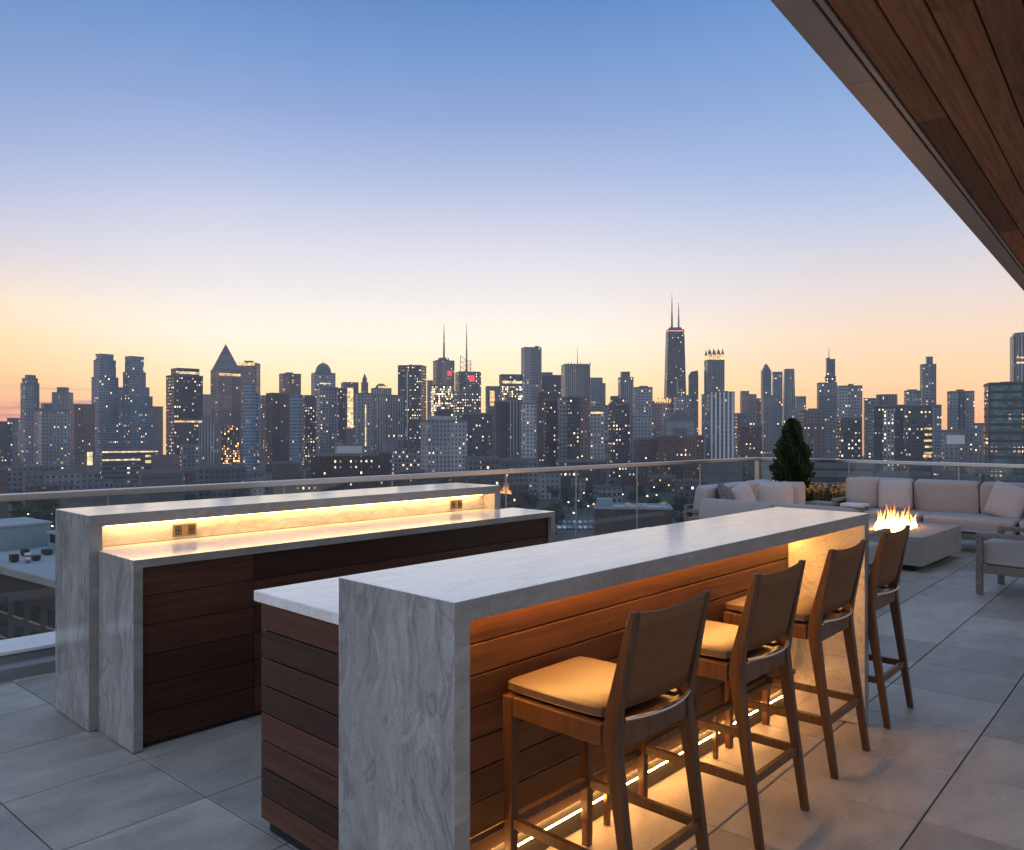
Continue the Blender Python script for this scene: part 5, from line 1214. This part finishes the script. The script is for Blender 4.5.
TREES = [  # px, distance, kind, label tail
 (-20, 120, 2), (4, 108, 1), (10, 78, 2), (30, 240, 0), (55, 250, 1), (85, 260, 0), (112, 300, 1), (140, 300, 0), (165, 320, 1), (190, 310, 0), (215, 330, 1), (240, 360, 0), (262, 350, 1), (290, 340, 0), (315, 350, 1), (345, 330, 0), (370, 350, 1), (405, 330, 0), (430, 310, 1), (455, 320, 0), (480, 300, 1), (500, 280, 0), (512, 230, 1), (524, 250, 0), (538, 210, 1), (548, 260, 0), (556, 230, 1), (572, 330, 0), (590, 350, 1), (606, 300, 0), (618, 340, 1), (634, 320, 0), (648, 260, 1), (656, 300, 0), (670, 250, 1), (682, 280, 0), (694, 240, 1), (706, 300, 0), (722, 270, 1), (740, 300, 0), (758, 260, 1), (520, 190, 2), (534, 175, 0), (508, 165, 1), (900, 240, 0), (930, 250, 1), (960, 240, 0), (990, 230, 1), (662, 190, 1), (678, 175, 0)] + [(_rt.uniform(500, 760), _rt.uniform(225, 420), _rt.randrange(2)) for _ in range(34)] + [(_rt.uniform(12, 54), _rt.uniform(190, 330), _rt.randrange(2)) for _ in range(12)]
place = {0: 'round crowned dark green street tree', 1: 'tall spreading dark green street tree', 2: 'yellowish green bushy street tree'}
def where(px):
    if px < 0: return 'beyond the frame edge by the brick building'
    if px < 56: return 'near the brick building below the terrace'
    return None
marks = [(85,'under the pale glowing sign tower'),(112,'below the left twin tower'),(140,'below the right twin tower'),(165,'below the brown warehouse'),(190,'below the dark office tower'),(215,'below the pyramid roofed tower'),(240,'below the golden crowned tower'),(262,'below the pale blue tower'),(290,'below the dark red brown tower'),(315,'below the domed tower'),(345,'below the golden strip tower'),(370,'below the pale slab with the bright edge'),(405,'below the two tone tower'),(430,'below the first masted tower'),(455,'below the pale slab of flats'),(480,'below the dark blue block'),(500,'at the far end of the rear bar ledge')]
for i, (px, d, kd) in enumerate(TREES):
    o = protos[kd] if not used[kd] else copy_tree(protos[kd]); used[kd] = True
    d *= 1.55 if d > 150 else 1.0; o.location = at(px, d, ZG if d > 150 else -27.5); o.rotation_euler = (0, 0, i*1.7); s = .8+.45*((i*37) % 11)/11; o.scale = (s, s, s)
    o['group'] = 'street trees below the terrace'
    mk = [t for p, t in marks if abs(p-px) < 1]
    if mk: lab = place[kd]+' '+mk[0]
    elif px < 0: lab = 'yellowish bushy street tree beyond the frame edge by the brick building'
    elif px < 60: lab = place[kd]+' in the streets behind the white roofed brick building' if px not in (4, 10, 30, 55) else {4:'tall spreading tree beside the brick building corner',10:'yellowish bushy tree low in front of the brick building',30:'round street tree behind the white roof of the brick building',55:'spreading street tree behind the marble end of the rear bar'}[px]
    elif px < 600: lab = place[kd]+' seen through the glass between the bars'
    elif px < 770: lab = place[kd]+' on the park lawn behind the flat roofed shed'
    else: lab = place[kd]+' behind the long sofa and its glass railing'
    o['label'] = lab

# ---- street lamps and cars
M['lamp_glow'] = emit('lamp_glow', (1,.58,.20), 9, False); M['lamp_white'] = emit('lamp_white', (1,.85,.6), 8, False)
def lamp_proto(mat):
    t = thing('street_lamp', 'tmp', 'street lamp', group='street lamps below the terrace')
    mb = MB(); mb.tube((0,0,0), (0,0,6.6), .11, .07, 6); mb.tube((0,0,6.6), (1.1,0,6.95), .06, .05, 5); mb.build('pole', M['dark_metal'], t)
    mb = MB(); mb.lathe([(.02,-.28),(.26,-.18),(.33,0),(.26,.18),(.02,.28)], (1.15,0,6.75), 10); mb.build('lamp_head', M[mat], t); return t
lp = [lamp_proto('lamp_glow'), lamp_proto('lamp_white')]; lu = [False, False]
_rl = random.Random(77)
LAMPS = [(_rl.uniform(505, 690), _rl.uniform(474, 515), 0, int(_rl.random() < .45)) for _ in range(22)] + [(_rl.uniform(0, 60), _rl.uniform(478, 530), 0, int(_rl.random() < .4)) for _ in range(12)] + [(_rl.uniform(60, 480), _rl.uniform(474, 488), 0, int(_rl.random() < .4)) for _ in range(16)] + [(_rl.uniform(820, 1000), _rl.uniform(472, 482), 0, int(_rl.random() < .4)) for _ in range(8)] + [(7,486,190,0),(40,492,230,1),(60,486,300,0),(96,489,350,0),(104,478,420,1),(122,480,420,0),(137,470,480,0),(150,474,450,1),(512,474,380,0),(541,499,210,1),(562,473,330,0),(567,475,330,0),(586,493,210,0),(567,502,200,1),(578,501,200,1),(602,481,300,1),(607,487,260,1),(619,476,360,1),(635,468,420,0),(644,467,420,0),(644,473,380,0),(661,474,330,0),(667,479,300,0),(706,463,480,1),(757,463,480,1),(752,470,360,0),(20,480,330,0),(88,480,420,1),(160,482,330,1),(235,486,300,1),(450,479,340,1),(430,480,340,1),(935,476,300,1),(975,470,330,0)]
import collections
lx = collections.Counter()
for i, (px, y, d, kd) in enumerate(LAMPS):
    o = lp[kd] if not lu[kd] else copy_tree(lp[kd]); lu[kd] = True
    d = FPX*(CAMZ-ZG-6.75)/(y-HYP); o.location = at(px, d, ZG); o.rotation_euler = (0, 0, i*2.1); s = max(1, d/420); o.scale = (s, s, 1)
    col = 'orange' if kd == 0 else 'whitish'
    o['label'] = col + (' street lamp among the streets at the sunset end' if px < 200 else ' street lamp seen above the rear bar ledge' if px < 505 else ' street lamp seen through the glass between the two bars' if px < 690 else ' street lamp in the streets beyond the sofas')
def car_proto(name):
    t = thing('parked_car', 'tmp', 'car', group='cars in the lot between the bars')
    mb = MB(); pr = [(-2.1,.35),(-2.15,.75),(-1.75,.92),(-1.0,.98),(-.55,1.42),(.75,1.45),(1.45,1.0),(2.05,.9),(2.15,.5),(2.05,.35)]
    k = mb.add([(x,-.85*(1 if z < 1.1 else .8),z) for x, z in pr] + [(x,.85*(1 if z < 1.1 else .8),z) for x, z in pr]); n_ = len(pr)
    mb.face([k+i for i in range(n_)]); mb.face([k+n_+i for i in reversed(range(n_))])
    for i in range(n_): j = (i+1) % n_; mb.face([k+j, k+i, k+n_+i, k+n_+j])
    mb.build('body', M[name], t, recalc=True)
    mb = MB(); mb.box(-.5,.72,-.84,.84,1.05,1.36); mb.build('side_windows', M['pane'], t)
    for x in (-1.35, 1.35):
        for y in (-.8, .8): mb = MB(); mb.tube((x,y-.1,.33),(x,y+.1,.33),.33,n=12); mb.build('wheel', M['black'], t)
    return t
for nm, c in (('car_white',(.6,.62,.65)),('car_blue',(.12,.2,.34)),('car_grey',(.25,.26,.28))): M[nm] = plain(nm, c, .3, var=.03)
cp = {c: car_proto(c) for c in ('car_white','car_blue','car_grey')}; cu = set()
for i in range(18):
    c = ('car_white','car_blue','car_grey','car_white')[(i*7) % 4]; o = cp[c] if c not in cu else copy_tree(cp[c]); cu.add(c)
    row = i//9; q = i % 9; a = at(559+q*5.2, 372+row*22, ZG+.14); o.location = a; o.rotation_euler = (0, 0, ANG+R(4))
    o['label'] = {'car_white':'white','car_blue':'dark blue','car_grey':'grey'}[c] + ' car parked in the lot seen between the bars'
